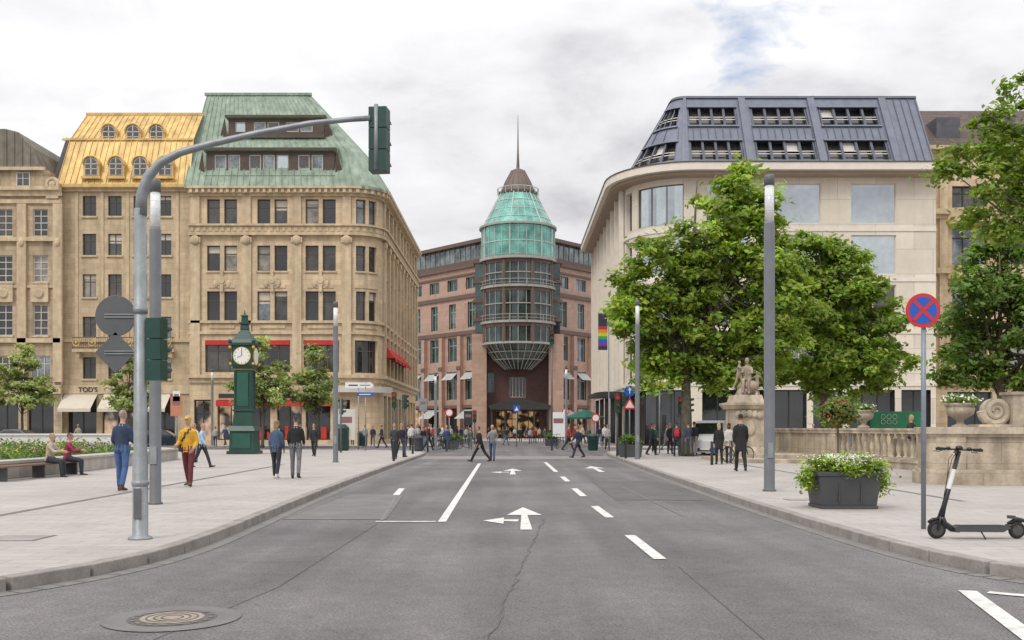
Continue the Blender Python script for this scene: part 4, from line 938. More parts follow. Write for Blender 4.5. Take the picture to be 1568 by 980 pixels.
def fountain():
    ob=Obj('stone_fountain_basin',(14,36,KZ)); 
    pts=smoothp([(12.4,54),(13.0,48),(13.4,43),(13.6,40.5),(13.9,37.5),(14.2,34.1)],1)
    f=Fac(pts); a=ob.p('plinth',fstone); t=ob.p('coping',fstone2); bl=ob.p('balusters',fstone2,True)
    f.rib(a,0,f.L,KZ-.02,.36,-.5,.18); f.rib(t,0,f.L,.362,.46,-.5,.22)
    ub=f.L-7.6
    f.rib(a,0,ub-.003,.502,1.38,-.45,0); f.rib(t,0,f.L,1.382,1.5,-.46,.08); f.rib(t,0,f.L,1.502,1.58,-.5,.12)
    f.rib(a,0,f.L,.462,.5,-.5,.1)
    n=13
    for i in range(n):
        u=ub+.45+i*(f.L-.7-ub)/n; x,y,_=f.pt(u,0,-.18)
        bl.lathe((x,y,.50),[(.10,0),(.10,.05),(.045,.09),(.08,.22),(.10,.33),(.075,.5),(.04,.66),(.06,.76),(.085,.80),(.085,.882)],12)
    for u in (ub-.1,f.L-.3): f.rib(a,max(u-.3,0),min(u+.3,f.L-.002),.505,1.378,-.5,.06)
    P=[(14.3,34.0),(12.5,30.2),(11.3,27.6),(10.95,26.5),(11.4,25.9),(13,25.6),(16,25.2),(27,24.5)]
    g_=Fac(smoothp(P,2)); 
    g_.rib(a,0,g_.L,KZ-.02,.42,-.8,.22); g_.rib(t,0,g_.L,.423,.52,-.8,.14); g_.rib(a,0,g_.L,.522,1.36,-.7,0); g_.rib(t,0,g_.L,1.362,1.44,-.75,.08); g_.rib(t,0,g_.L,1.442,1.62,-.8,.17)
    for u in (7.6,8.9,12.6): g_.rib(a,u-.35,u+.35,.524,1.358,.0,.07)
    ob.p('pool_floor',fstone2).quad((13.9,53,.2),(14.4,34.6,.2),(14.9,30,.2),(40,27,.2),(40,53,.2))
    q=ob.p('inner_basin_wall',fstone); q.box(17.5,30,50,50.5,.2,1.3)
    v=ob.p('volute',fstone2); vx,vy=X(1545,26.6),26.7; z=1.63
    sp=[]
    for k in range(36):
        th_=k*.36; r=.40*math.exp(-.12*th_*.9); sp.append((vx-.30+r*math.cos(th_+math.pi),vy,z+.42+r*math.sin(th_+math.pi)))
    v.tube(sp,[.11*math.exp(-.030*k)+.02 for k in range(36)],8); v.cyl((vx-.3,vy-.01,z+.40),(vx-.3,vy+.22,z+.40),.36,.36,24); v.box(vx+.05,vx+1.6,vy-.22,vy+.4,z+.062,z+.85)
    v.box(vx+.0,vx+1.7,vy-.27,vy+.45,z+.852,z+.93)
    v.box(vx-.85,vx+2,vy-.25,vy+.45,z-.008,z+.06)
    for (u,vv,dd) in ((1470,655,31.5),(1322,652,44)):
        x=X(u,dd); u_=ob.p('urn',fstone2,True)
        u_.lathe((x,dd,1.58),[(.26,0),(.26,.08),(.12,.14),(.10,.24),(.20,.32),(.40,.45),(.44,.62),(.40,.70),(.48,.74),(.48,.80)],22)
        ob.p('urn_pedestal',fstone).box(x-.38,x+.38,dd-.38,dd+.38,KZ,1.575)
        o,_=foliage('urn_plants',[(x,dd,2.45,.42,.42,.12)],1500,.05,leafB,.2,2,origin=(14,36,KZ)); o.parent=ob.e
        n=120; pos=np.array([x-14,dd-36,2.5-KZ])+rng.normal(size=(n,3))*np.array([.25,.25,.07]); o=leaves_mesh('urn_blossoms',pos,rng.normal(size=(n,3))+np.array([0,-1,1]),np.full(n,.045),np.ones((n,3)),mat('white_blossom',(.75,.75,.68),.7)); o.parent=ob.e
    ob.p('step',fstone2).prism([(8.9,47),(9.0,43.5),(10.2,41.5),(12.9,40.8),(13.0,47)],KZ-.01,KZ+.16)
    ob.p('step_upper',fstone2).prism([(10.4,46.6),(10.6,43.8),(11.4,42.6),(13.0,42.2),(13.0,46.6)],KZ+.162,KZ+.32)
    ob.done()
    pd=Obj('statue_pedestal',(10.85,46,KZ)); a=pd.p('pedestal',fstone2); x,y=X(1141,46),46
    a.frus(x,y,KZ,.55,1.15,1.15,1.1,1.1); a.frus(x,y,.551,.75,1.0,1.0,.9,.9); a.frus(x,y,.751,2.45,.80,.80,.74,.74); a.frus(x,y,2.451,2.62,.85,.85,.98,.98); a.frus(x,y,2.621,2.75,1.0,1.0,1.0,1.0); a.frus(x,y,2.751,3.1,.72,.72,.62,.62)
    for k in range(5): a.ball((x-.5+.25*k,y-.8,2.2+.05*math.sin(k)),(.16,.1,.18),8,6)
    a.ball((x,y-.82,1.6),(.28,.12,.36),10,8)
    pd.done(bevel=.03)
fountain()

def scooter():
    d=14.3*(EYE-KZ)/EYE+.05; x=X(1434,d); ob=Obj('electric_scooter',(x,d,KZ)); b=ob.p('frame',glossb,True); t=ob.p('tyres',blackr,True); h=ob.p('hubs',anth)
    z=KZ
    xf,xr=x,x+1.07
    for xx,r in ((xf,.125),(xr,.115)):
        t.ring((xx,d,z+r),r-.028,.028,'y',28,8); h.cyl((xx,d-.025,z+r),(xx,d+.025,z+r),r-.045,None,18)
        b.tube([(xx+(r+.02)*math.cos(a),d,z+r+(r+.02)*math.sin(a)) for a in [math.radians(k) for k in ((20,50,80,110,140) if xx==xf else (60,90,120,150,175))]],.022,6)
    b.tube([(xf,d-.05,z+.125),(xf+.03,d-.05,z+.27),(xf+.06,d,z+.33)],.018,8); b.tube([(xf,d+.05,z+.125),(xf+.03,d+.05,z+.27),(xf+.06,d,z+.33)],.018,8)
    s0=Vector((xf+.06,d,z+.30)); s1=Vector((xf+.30,d,z+1.17)); b.tube([s0,s0.lerp(s1,.15),s1],[.045,.033,.03],12)
    w=ob.p('stem_stripe',white); w.tube([s0.lerp(s1,.42)+Vector((-.004,-.006,0)),s0.lerp(s1,.72)+Vector((-.004,-.006,0))],.031,12)
    b.tube([(xf+.06,d,z+.31),(xf+.10,d,z+.20),(xf+.20,d,z+.135),(xf+.30,d,z+.13)],[.04,.045,.045,.05],10)
    dk=ob.p('deck',anth); dk.prismy([(xf+.2,z+.16),(xf+.22,z+.10),(xf+.85,z+.095),(xf+.95,z+.15),(xf+.93,z+.175),(xf+.25,z+.175)],d-.09,d+.09)
    ob.p('deck_grip',blackr).box(xf+.27,xf+.88,d-.075,d+.075,z+.176,z+.181)
    b.tube([(xr-.14,d,z+.16),(xr-.03,d,z+.18),(xr+.02,d,z+.115)],[.04,.03,.02],8)
    b.tube([(xr-.12,d,z+.2),(xr,d,z+.265),(xr+.1,d,z+.24),(xr+.14,d,z+.19)],[.025,.028,.025,.02],8)
    hb=Vector((.27,-.16,-.01)).normalized(); c=s1+Vector((0,0,.02))
    b.tube([c-hb*.27+Vector((0,0,.015)),c-hb*.1,c,c+hb*.1,c+hb*.27+Vector((0,0,.015))],.014,8)
    g_=ob.p('grips',blackr,True)
    for s_ in (-1,1): g_.tube([c+hb*s_*.17,c+hb*s_*.29],.019,8); b.tube([c+hb*s_*.16+Vector((-.02,-.02,0)),c+hb*s_*.2+Vector((-.07,-.04,-.03)),c+hb*s_*.27+Vector((-.07,-.04,-.03))],.006,5); b.ball(c+hb*s_*.13+Vector((-.01,-.01,.01)),(.035,.03,.028))
    b.ball(c+Vector((0,0,.02)),(.05,.045,.035)); b.tube([c+Vector((-.03,0,-.03)),c+Vector((-.07,-.01,-.06))],[.03,.025],10)
    ob.p('headlight',lampglass).ball(c+Vector((-.075,-.01,-.062)),(.012,.022,.022))
    for o_ in ((-.05,-.03),(-.06,.02)): b.tube([c+Vector((-.02,o_[1],0)),c+Vector((-.12,o_[1]*2,-.12)),s0.lerp(s1,.6)+Vector((-.06,0,0)),s0.lerp(s1,.3)+Vector((-.035,0,0))],.005,5)
    b.tube([(xf+.55,d-.07,z+.12),(xf+.58,d-.16,z+.01)],.010,6)
    ob.p('rear_light',redp).ball((xr+.145,d,z+.2),(.01,.03,.015)); ob.p('lock_box',anth).box(xf+.98-.02,xf+1.03,d-.05,d+.05,z+.27,z+.31)
    ob.done()
scooter()
def signal(u,vb,vt,face=(0,-1),nm='traffic_signal',hc=green):
    d=gd(vb)*(EYE-KZ)/EYE; x=X(u,d); zt=Z(vt,d); ob=Obj(nm,(x,d,KZ)); ob.p('pole',steel,True).cyl((x,d,KZ),(x,d,zt),.06,.05,10)
    head(ob,(x,d-.16 if face[1]<0 else d+.16,zt-.5),.28,.95,face,hc); ob.done()
signal(604,692,600); signal(620,688,604,(1,-.6)); signal(945,699,603); signal(956,690,600,(-1,-.5)); signal(1042,695,607,(-.3,-1)); signal(1054,694,608,(.9,-.3)); signal(522,693,610,(1,.2)); signal(727,684,628);
signal(845,690,505)
def sign(u,vb,items,nm='traffic_sign',r=.04):
    d=gd(vb)*(EYE-KZ)/EYE; x=X(u,d); ob=Obj(nm,(x,d,KZ)); top=min(v for _,v,_,_ in items)
    ob.p('pole',steelL,True).cyl((x,d,KZ),(x,d,Z(top,d)+.25),r,None,10); y=d-r-.02
    for kind,v,s,m in items:
        z=Z(v,d); p=ob.p('plate_'+kind,m)
        if kind=='disc': p.cyl((x,y,z),(x,y-.02,z),s,s,28)
        elif kind=='ring': p.cyl((x,y,z),(x,y-.02,z),s,s,28); ob.p('field',white).cyl((x,y-.021,z),(x,y-.025,z),s*.72,s*.72,28)
        elif kind=='tri': p.prismy([(x-s,z-s*.8),(x+s,z-s*.8),(x,z+s*.9)],y-.02,y); ob.p('field',white).prismy([(x-s*.62,z-s*.58),(x+s*.62,z-s*.58),(x,z+s*.5)],y-.025,y-.021)
        elif kind=='wide': p.box(x-s,x+s,y-.02,y,z-s*.22,z+s*.22); ob.p('lettering',white if m is bluep else dark).box(x-s*.75,x+s*.6,y-.024,y-.0205,z-s*.05,z+s*.05)
        elif kind=='sq': p.box(x-s,x+s,y-.02,y,z-s,z+s); ob.p('symbol',white).prismy([(x-s*.6,z-s*.55),(x+s*.6,z-s*.55),(x,z+s*.6)],y-.024,y-.0205)
        elif kind=='panel': p.box(x-s*.6,x+s*.6,y-.02,y,z-s,z+s); ob.p('print',mat('print_grey',(.25,.12,.12),.6)).box(x-s*.4,x+s*.4,y-.024,y-.0205,z+s*.1,z+s*.5)
    if any(i[0]=='disc' and i[3] is bluep for i in items):
        v=[i for i in items if i[0]=='disc'][0]; z=Z(v[1],d); q=ob.p('arrow',white); q.box(x-.03,x+.03,y-.025,y-.021,z-.15,z+.12); q.prismy([(x-.12,z+.05),(x+.12,z+.05),(x,z+.22)],y-.026,y-.0215)
    ob.done()
sign(964,694,[('disc',599,.32,bluep),('tri',618,.42,redp)]); sign(560,690,[('wide',604,.55,bluep),('wide',590,.5,white)]); sign(549,688,[('wide',590,.9,white)]); sign(791,684,[('sq',626,.26,bluep)]); sign(866,682,[('ring',630,.3,redp)]); sign(855,686,[('panel',650,.9,white)],'advertising_board'); sign(688,686,[('ring',632,.3,redp)]); sign(271,700,[('panel',622,.5,mat('sign_orange',(.5,.2,.12),.6)),('panel',608,.3,white)]); sign(1010,694,[('wide',592,.8,dark)],'street_name_sign'); sign(648,684,[('panel',620,.5,steelL)])
sign(530,690,[('panel',650,1.0,frameW)],'information_panel'); sign(717,682,[('panel',640,.6,dark)],'information_panel'); sign(912,688,[('ring',640,.3,redp)])
d=75.; x=X(923,d); ob=Obj('rainbow_banner',(x,d,KZ)); 
cols=[(.03,.03,.05),(.35,.03,.04),(.5,.25,.02),(.55,.45,.04),(.03,.3,.08),(.03,.08,.4),(.2,.03,.25),(.03,.03,.05)]
n=len(cols); za,zb=Z(536,d),Z(480,d)
for i,c in enumerate(cols):
    a=zb+(za-zb)*(0 if i==0 else .35+(i-1)*.09); b=zb+(za-zb)*(.35+i*.09 if i<n-1 else 1); ob.p('stripe_%d'%i,mat('banner_%d'%i,c,.8)).box(x-.35,x+.35,d-.01,d+.01,b,a)
ob.p('pole',steelL).cyl((x+.45,d,KZ),(x+.45,d,zb+.3),.05,.04,8); ob.p('bracket',steelL).cyl((x-.4,d,zb+.05),(x+.5,d,zb+.05),.025,None,6); ob.done()
def bin_(u,vb,r=.28,h=1.0,m=anth):
    d=gd(vb)*(EYE-KZ)/EYE; x=X(u,d); ob=Obj('litter_bin',(x,d,KZ)); p=ob.p('body',m,True); p.lathe((x,d,KZ),[(r*.85,0),(r,.1),(r,h*.8),(r*1.06,h*.82),(r*1.06,h*.86),(r*.6,h)],18); ob.p('opening',dark).box(x-r*.5,x+r*.5,d-r*1.02,d-r*.8,KZ+h*.66,KZ+h*.76); ob.done()
bin_(641,691); bin_(908,690,.33,1.1,green); bin_(555,683,.4,1.2,green); bin_(690,686); bin_(523,690,.5,1.7,green)
for i,(u,v) in enumerate(((603,706),(618,700),(632,695),(655,692),(958,702),(948,697),(1090,712))):
    d=gd(v)*(EYE-KZ)/EYE; x=X(u,d); ob=Obj('bollard',(x,d,KZ)); ob.p('post',anth,True).lathe((x,d,0),[(.06,KZ),(.055,KZ+.85),(.065,KZ+.86),(.06,KZ+.92),(.02,KZ+.95)],12); ob.done()
for u,v,s in ((965,700,1),(690,688,.9),(845,683,.9),(700,682,.8)):
    d=gd(v)*(EYE-KZ)/EYE; x=X(u,d); ob=Obj('flower_planter',(x,d,KZ)); ob.p('tub',anth).frus(x,d,KZ,KZ+.65*s,.5,.4,.58,.46)
    o,_=foliage('leaves',[(x,d,KZ+.85*s,.5,.4,.25)],1200,.06,leafB,.2,2,origin=(x,d,KZ)); o.parent=ob.e; ob.done()
d=60.; ob=Obj('green_kiosk',(X(1372,d),d,KZ)); ob.p('panels',mat('kiosk_green',(.03,.22,.10),.6)).box(X(1332,d),X(1412,d),d,d+.1,KZ,Z(630,d)); q=ob.p('logo_rings',white)
for k in range(3): 
    for j in range(2): q.ring((X(1352+k*9,d),d-.02,Z(638+j*8,d)),.13,.012,'y',14,5)
ob.p('posts',dark).box(X(1330,d)-.05,X(1332,d)-.003,d-.05,d+.15,KZ,2.9); ob.done()
ob=Obj('cafe_parasol',(X(895,95),95,KZ)); x=X(895,95); ob.p('pole',dark).cyl((x,95,KZ),(x,95,3.4),.04,None,8); ob.p('canopy',mat('parasol_green',(.02,.12,.09),.8)).lathe((x,95,0),[(1.9,2.45),(1.9,2.6),(.1,3.35)],8); ob.done()

def car(name,x,y,rot,paint_,van=False,L=4.4):
    ob=Obj(name,(x,y,-.004),rot,local=True); b=ob.p('body',paint_); g_=ob.p('windows',glassA)
    h=L/2; W=.9 if not van else .97
    r=.33; wx=(-h+.85,h-.85)
    def arch(c): return [(c-math.cos(math.radians(a))*(r+.06),.32+math.sin(math.radians(a))*(r+.06)) for a in range(0,181,20)]
    if not van:
        low=[(-h,.35)]+[(-h+.05,.25)]+[(p,max(q,.22)) for p,q in arch(wx[0])]+[(p,max(q,.22)) for p,q in arch(wx[1])]+[(h-.05,.25),(h,.4),(h-.02,.72),(h-.25,.88),(h-1.15,.98),(-h+.7,1.0),(-h+.1,.92),(-h,.7)]
        cab=[(-h+.35,.98),(h-1.25,.96),(h-2.0,1.42),(h-2.6,1.5),(-h+1.1,1.47)]
    else:
        low=[(-h,.35)]+[(-h+.05,.28)]+[(p,max(q,.25)) for p,q in arch(wx[0])]+[(p,max(q,.25)) for p,q in arch(wx[1])]+[(h-.05,.28),(h,.5),(h-.03,.95),(h-.7,1.2),(-h,1.2)]
        cab=[(-h+.02,1.2),(h-.72,1.2),(h-1.35,1.9),(h-1.7,2.0),(-h+.1,1.98)]
    b.prismy(low,-W,W)
    def cabin(poly,w0,w1,part):
        n=len(poly); zs=[p[1] for p in poly]; z0,z1=min(zs),max(zs); wy=[w0+(w1-w0)*(z-z0)/(z1-z0) for z in zs]
        vs=[(p[0],-w,p[1]) for p,w in zip(poly,wy)]+[(p[0],w,p[1]) for p,w in zip(poly,wy)]
        part.add(vs,[tuple(range(n)),tuple(range(2*n-1,n-1,-1))]+[(i,n+i,n+(i+1)%n,(i+1)%n) for i in range(n)])
    cabin(cab,W-.04,W-.2,b)
    cx=sum(p[0] for p in cab)/len(cab); cz=sum(p[1] for p in cab)/len(cab)
    inn=[(cx+(p[0]-cx)*.86,cz+(p[1]-cz)*(.74)) for p in cab]
    cabin(inn,W-.055,W-.155,g_)
    for a,c in ((cab[1],cab[2]),(cab[0],cab[-1])):
        s=1 if a[0]>c[0] else -1
        wa,wc=W-.14,W-.26; A=(a[0]+.012*s-(a[0]-c[0])*.1,a[1]+(c[1]-a[1])*.1); C=(c[0]+.012*s+(a[0]-c[0])*.08,c[1]-(c[1]-a[1])*.08)
        g_.quad((A[0]+.01*s,-wa,A[1]+.01),(A[0]+.01*s,wa,A[1]+.01),(C[0]+.01*s,wc,C[1]+.01),(C[0]+.01*s,-wc,C[1]+.01))
    t=ob.p('tyres',blackr,True); hb=ob.p('wheel_rims',steelL)
    for c in wx:
        for s in (-1,1):
            t.ring((c,s*(W-.11),.33),.24,.10,'y',22,8); hb.cyl((c,s*(W-.14),.33),(c,s*(W-.02),.33),.20,.19,16)
    for s in (-1,1):
        ob.p('headlights',lampglass).box(h-.12,h+.006,s*(W-.2)-.17,s*(W-.2)+.17,.62,.76); ob.p('tail_lights',redp).box(-h-.006,-h+.1,s*(W-.18)-.14,s*(W-.18)+.14,.72,.88)
        ob.p('mirrors',dark).ball((h-1.45,s*(W+.09),1.03),(.07,.1,.07))
    ob.p('grille',dark).box(h-.1,h+.01,-.5,.5,.36,.55); ob.p('number_plate',white).box(h-.0,h+.015,-.26,.26,.42,.52)
    ob.done(bevel=.05)
car('parked_car',X(250,72),72,math.radians(8),carp)
car('parked_car',X(30,74),74.5,math.radians(0),mat('car_grey',(.12,.12,.13),.25,metal=.4))
car('white_van',X(1092,55),55,math.radians(-112),vanp,True,4.8)
car('parked_car',X(1190,75),69.5,math.radians(0),mat('car_silver',(.3,.3,.31),.25,metal=.5))
car('parked_car',X(1500,75),69.8,math.radians(180),mat('car_red',(.25,.02,.03),.25,metal=.2))
def bicycle(u,v,rot):
    d=gd(v)*(EYE-KZ)/EYE; x=X(u,d); ob=Obj('bicycle',(x,d,KZ),math.radians(rot),local=True); t=ob.p('tyres',blackr,True); fr_=ob.p('frame',glossb,True)
    for c in (-.52,.52): t.ring((c,0,.34),.32,.02,'y',24,6); ob.p('rims',steelL).ring((c,0,.34),.295,.01,'y',24,5)
    for c in (-.52,.52):
        for k in range(8): a=k*math.pi/4; ob.p('spokes',steelL).tube([(c,0,.34),(c+.29*math.cos(a),0,.34+.29*math.sin(a))],.003,4)
    for a,b in (((-.52,0,.34),(-.08,0,.30)),((-.52,0,.34),(-.2,0,.78)),((-.08,0,.30),(-.2,0,.86)),((-.08,0,.30),(.38,0,.80)),((-.18,0,.76),(.38,0,.84)),((.36,0,.9),(.52,0,.34)),((.36,0,.9),(.33,0,1.02)),((.33,-.28,1.03),(.33,.28,1.03))): fr_.tube([a,b],.017,6)
    ob.p('saddle',blackr).ball((-.22,0,.9),(.13,.07,.035)); ob.p('chainring',steelL).cyl((-.08,-.03,.3),(-.08,.03,.3),.09,None,14); ob.done()
for a in ((683,689,20),(693,688,35),(676,688,80),(704,686,10),(850,688,70),(1130,708,25)): bicycle(*a)

# ================================================================== PEOPLE
PE=[]
def person(name,x,y,head,h=1.75,pose='walk',top=(.03,.04,.07),pants=(.05,.06,.09),hair=(.05,.03,.02),shoe=(.03,.03,.03),stride=24,armsw=22,vox=.021,long=False,bag=None,bagcol=(.03,.03,.035),cap=None,z=KZ,ph=1,coat=0,female=False,elbow=18,stone=None,lean=0.03):
    vs=[];fs=[];kp=[]
    def tube(pts,rx,ry,lb,n=12,side=Vector((1,0,0))):
        pts=[Vector(p) for p in pts]; P=[];A=[];B=[]
        for i in range(len(pts)-1):
            k=max(1,int((pts[i+1]-pts[i]).length/.035))
            for j in range(k): t=j/k; P.append(pts[i].lerp(pts[i+1],t)); A.append(rx[i]*(1-t)+rx[i+1]*t); B.append(ry[i]*(1-t)+ry[i+1]*t)
        P.append(pts[-1]);A.append(rx[-1]);B.append(ry[-1]); o=len(vs)
        for i,p in enumerate(P):
            dd=(P[min(i+1,len(P)-1)]-P[max(i-1,0)]).normalized(); u=side-dd*side.dot(dd)
            if u.length<.2: u=Vector((0,1,0))-dd*dd.y
            u.normalize(); w=dd.cross(u)
            for k in range(n):
                t=2*math.pi*k/n; q=p+u*math.cos(t)*A[i]+w*math.sin(t)*B[i]; vs.append(q); kp.append((q,lb))
        for i in range(len(P)-1):
            for k in range(n): fs.append((o+i*n+k,o+i*n+(k+1)%n,o+(i+1)*n+(k+1)%n,o+(i+1)*n+k))
        fs.append(tuple(o+k for k in range(n-1,-1,-1))); fs.append(tuple(o+(len(P)-1)*n+k for k in range(n)))
    def ell(c,r,lb,nu=12,nv=8):
        o=len(vs)
        for j in range(nv+1):
            p=math.pi*(j+.02)/(nv+.04)
            for i in range(nu): t=2*math.pi*i/nu; q=Vector((c[0]+r[0]*math.sin(p)*math.cos(t),c[1]+r[1]*math.sin(p)*math.sin(t),c[2]+r[2]*math.cos(p))); vs.append(q); kp.append((q,lb))
        for j in range(nv):
            for i in range(nu): fs.append((o+j*nu+i,o+(j+1)*nu+i,o+(j+1)*nu+(i+1)%nu,o+j*nu+(i+1)%nu))
        fs.append(tuple(o+i for i in range(nu))); fs.append(tuple(o+nv*nu+i for i in range(nu-1,-1,-1)))
    sw=.90 if female else .97
    if pose=='walk': A=[(stride*ph,6),(-stride*.75*ph,16)] if ph>0 else [(stride*.75*ph,16),(-stride*ph,6)]
    elif pose=='stand': A=[(4,4),(-3,3)]
    else: A=[(80,82),(84,78)]
    zmin=9
    L_=[]
    for s,(th,kn) in zip((-1,1),A):
        th=math.radians(th);kn=math.radians(kn)
        hp=Vector((s*.09,0,.93)); k_=hp+Vector((s*.02,math.sin(th),-math.cos(th)))*.435; an=k_+Vector((s*.01,math.sin(th-kn),-math.cos(th-kn)))*.42
        pit=-kn*.5 if th<0 and pose=='walk' else (math.radians(10) if pose=='walk' else 0)
        fd=Vector((s*.16,math.cos(pit),math.sin(pit))).normalized(); dn=Vector((0,math.sin(pit),-math.cos(pit)))
        toe=an+fd*.17+dn*.055; heel=an-fd*.06+dn*.05
        zmin=min(zmin,toe.z-.03,heel.z-.03); L_.append((s,hp,k_,an,heel,toe))
    pb='pants'
    for s,hp,k_,an,heel,toe in L_:
        tube([hp+Vector((0,0,.04)),hp.lerp(k_,.35),k_,k_.lerp(an,.3),an.lerp(k_,.06)],[.098*sw,.086,.062,.061,.054],[.105,.090,.066,.066,.058],pb)
        tube([an+Vector((0,0,.03)),an+Vector((0,0,-.03))],[.04,.042],[.045,.05],'shoe')
        tube([heel,heel.lerp(toe,.45)+Vector((0,0,.008)),heel.lerp(toe,.8),toe+(toe-heel)*.12],[.036,.042,.045,.028],[.038,.04,.032,.02],'shoe')
    ln=lean if pose!='sit' else .07
    T=lambda z_:Vector((0,(z_-.93)*ln*2,z_))
    hem=.84-coat
    tube([T(.90),T(.84)],[.165*sw,.14],[.12,.11],'pants')
    tube([T(max(hem,.5)) if pose!='sit' else T(.9),T(.93),T(1.04),T(1.16),T(1.28),T(1.38),T(1.43),T(1.455)],[.178*sw,.172*sw,.156*sw,.158*sw,.174*sw,.172*sw,.13*sw,.08],[.128,.122,.112,.115,.122,.108,.085,.07],'top')
    tube([T(1.42),T(1.50),T(1.56)],[.064,.054,.052],[.064,.056,.055],'skin')
    hc=T(1.635)+Vector((0,.012,0))
    ell(hc,(.074,.092,.115),'skin',14,10); ell(hc+Vector((0,.03,-.065)),(.05,.055,.05),'skin')
    tube([hc+Vector((0,.085,.02)),hc+Vector((0,.112,-.018)),hc+Vector((0,.088,-.03))],[.008,.014,.01],[.008,.012,.008],'skin',6)
    for s in (-1,1): ell(hc+Vector((s*.076,-.005,-.005)),(.012,.02,.03),'skin',8,6)
    hl='cap' if cap else 'hair'
    ell(hc+Vector((0,-.018,.032)),(.084,.094,.098),hl,14,10)
    if cap: tube([hc+Vector((0,.06,.055)),hc+Vector((0,.15,.045))],[.07,.05],[.012,.008],hl,8)
    if long: ell(hc+Vector((0,-.055,-.06)),(.085,.055,.13),'hair'); 
    hands=[]
    for s,(sw_) in zip((-1,1),((-armsw*ph,armsw*ph) if pose=='walk' else ((6,4) if pose=='stand' else (40,45)))):
        a=math.radians(sw_); e=math.radians(elbow if pose!='sit' else 50)
        sh=T(1.375)+Vector((s*.168*sw,0,0)); el=sh+Vector((s*.15,math.sin(a),-math.cos(a))).normalized()*.285
        wr=el+Vector((-s*.06 if pose!='sit' else -s*.4,math.sin(a+e),-math.cos(a+e))).normalized()*.25; hd=(wr-el).normalized()
        tube([sh+Vector((-s*.03,0,.0)),sh.lerp(el,.25),el,el.lerp(wr,.9)],[.062,.056,.05,.040],[.066,.060,.052,.042],'top')
        tube([el.lerp(wr,.85),wr,wr+hd*.05,wr+hd*.085],[.028,.026,.022,.018],[.030,.032,.044,.04],'skin')
        hands.append((s,wr,hd))
    if bag=='back':
        tube([T(1.02)+Vector((0,-.17,0)),T(1.2)+Vector((0,-.2,0)),T(1.40)+Vector((0,-.15,0))],[.12,.14,.10],[.07,.08,.05],'bag')
        for s in (-1,1): tube([T(1.40)+Vector((s*.1,-.1,.02)),T(1.44)+Vector((s*.1,0,.01)),T(1.35)+Vector((s*.11,.11,0)),T(1.15)+Vector((s*.13,.09,0))],[.02]*4,[.015]*4,'bag',6)
    if bag=='hand':
        s,wr,hd=hands[0]; c=wr+Vector((-.01,0,-.30)); tube([c+Vector((0,0,.12)),c-Vector((0,0,.12))],[.04,.05],[.11,.13],'bag'); tube([wr+Vector((0,0,-.08)),c+Vector((0,.0,.1))],[.012,.012],[.03,.08],'bag',6)
    if bag=='side':
        c=T(.98)+Vector((.20,-.02,0)); tube([c+Vector((0,0,.1)),c-Vector((0,0,.12))],[.045,.05],[.12,.13],'bag')
        tube([c+Vector((0,-.02,.1)),T(1.2)+Vector((.08,-.14,0)),T(1.44)+Vector((-.1,-.04,.03))],[.018]*3,[.014]*3,'bag',6); tube([c+Vector((0,.04,.1)),T(1.2)+Vector((.08,.14,0)),T(1.44)+Vector((-.1,.04,.03))],[.018]*3,[.014]*3,'bag',6)
    if pose!='sit': zoff=-zmin
    else: zoff=-(0.93-.095)
    s_=h/1.75
    for v in vs: v.z+=zoff
    me=bpy.data.meshes.new(name+'_raw'); me.from_pydata([v*s_ for v in vs],[],fs)
    o=bpy.data.objects.new(name+'_raw',me); sc.collection.objects.link(o); m=o.modifiers.new('r','REMESH'); m.mode='VOXEL'; m.voxel_size=vox
    sm=o.modifiers.new('s','SMOOTH'); sm.factor=.5; sm.iterations=2
    ex=Part('x',None); exl=[]
    def mark(l): 
        while len(exl)<len(ex.f): exl.append(l)
    up=Vector((0,0,zoff))
    if vox<.03 and not stone:
        for s,wr,hd in hands:
            fw=Vector((0,1,0))-hd*hd.y; fw.normalize(); inn=hd.cross(fw)*(1 if s>0 else -1)
            for k,l in enumerate((.072,.08,.075,.06)):
                b=wr+up+hd*.075+fw*(.030-.02*k); ex.tube([b,b+hd*l*.5+inn*.004,b+hd*l*.85+inn*.02*(1 if inn.x*s<0 else -1)],[.0095,.009,.007],6)
            b=wr+up+hd*.03+fw*.035; ex.tube([b,b+fw*.025+hd*.025,b+fw*.03+hd*.055],[.012,.010,.008],6)
        mark('skin')
        for s in (-1,1): ex.ball(hc+up+Vector((s*.03,.084,.012)),(.014,.008,.008),8,6)
        mark('eye'); ex.ball(hc+up+Vector((0,.088,-.058)),(.025,.008,.006),8,6); mark('lip')
    base={'skin':(.50,.30,.21),'hair':hair,'top':top,'pants':pants,'shoe':shoe,'bag':bagcol,'cap':cap or (0,0,0),'eye':(.02,.015,.012),'lip':(.35,.12,.10)}
    PE.append((name,o,kp,ex,exl,base,s_,zoff,(x,y,z),head,stone))
    return len(PE)-1
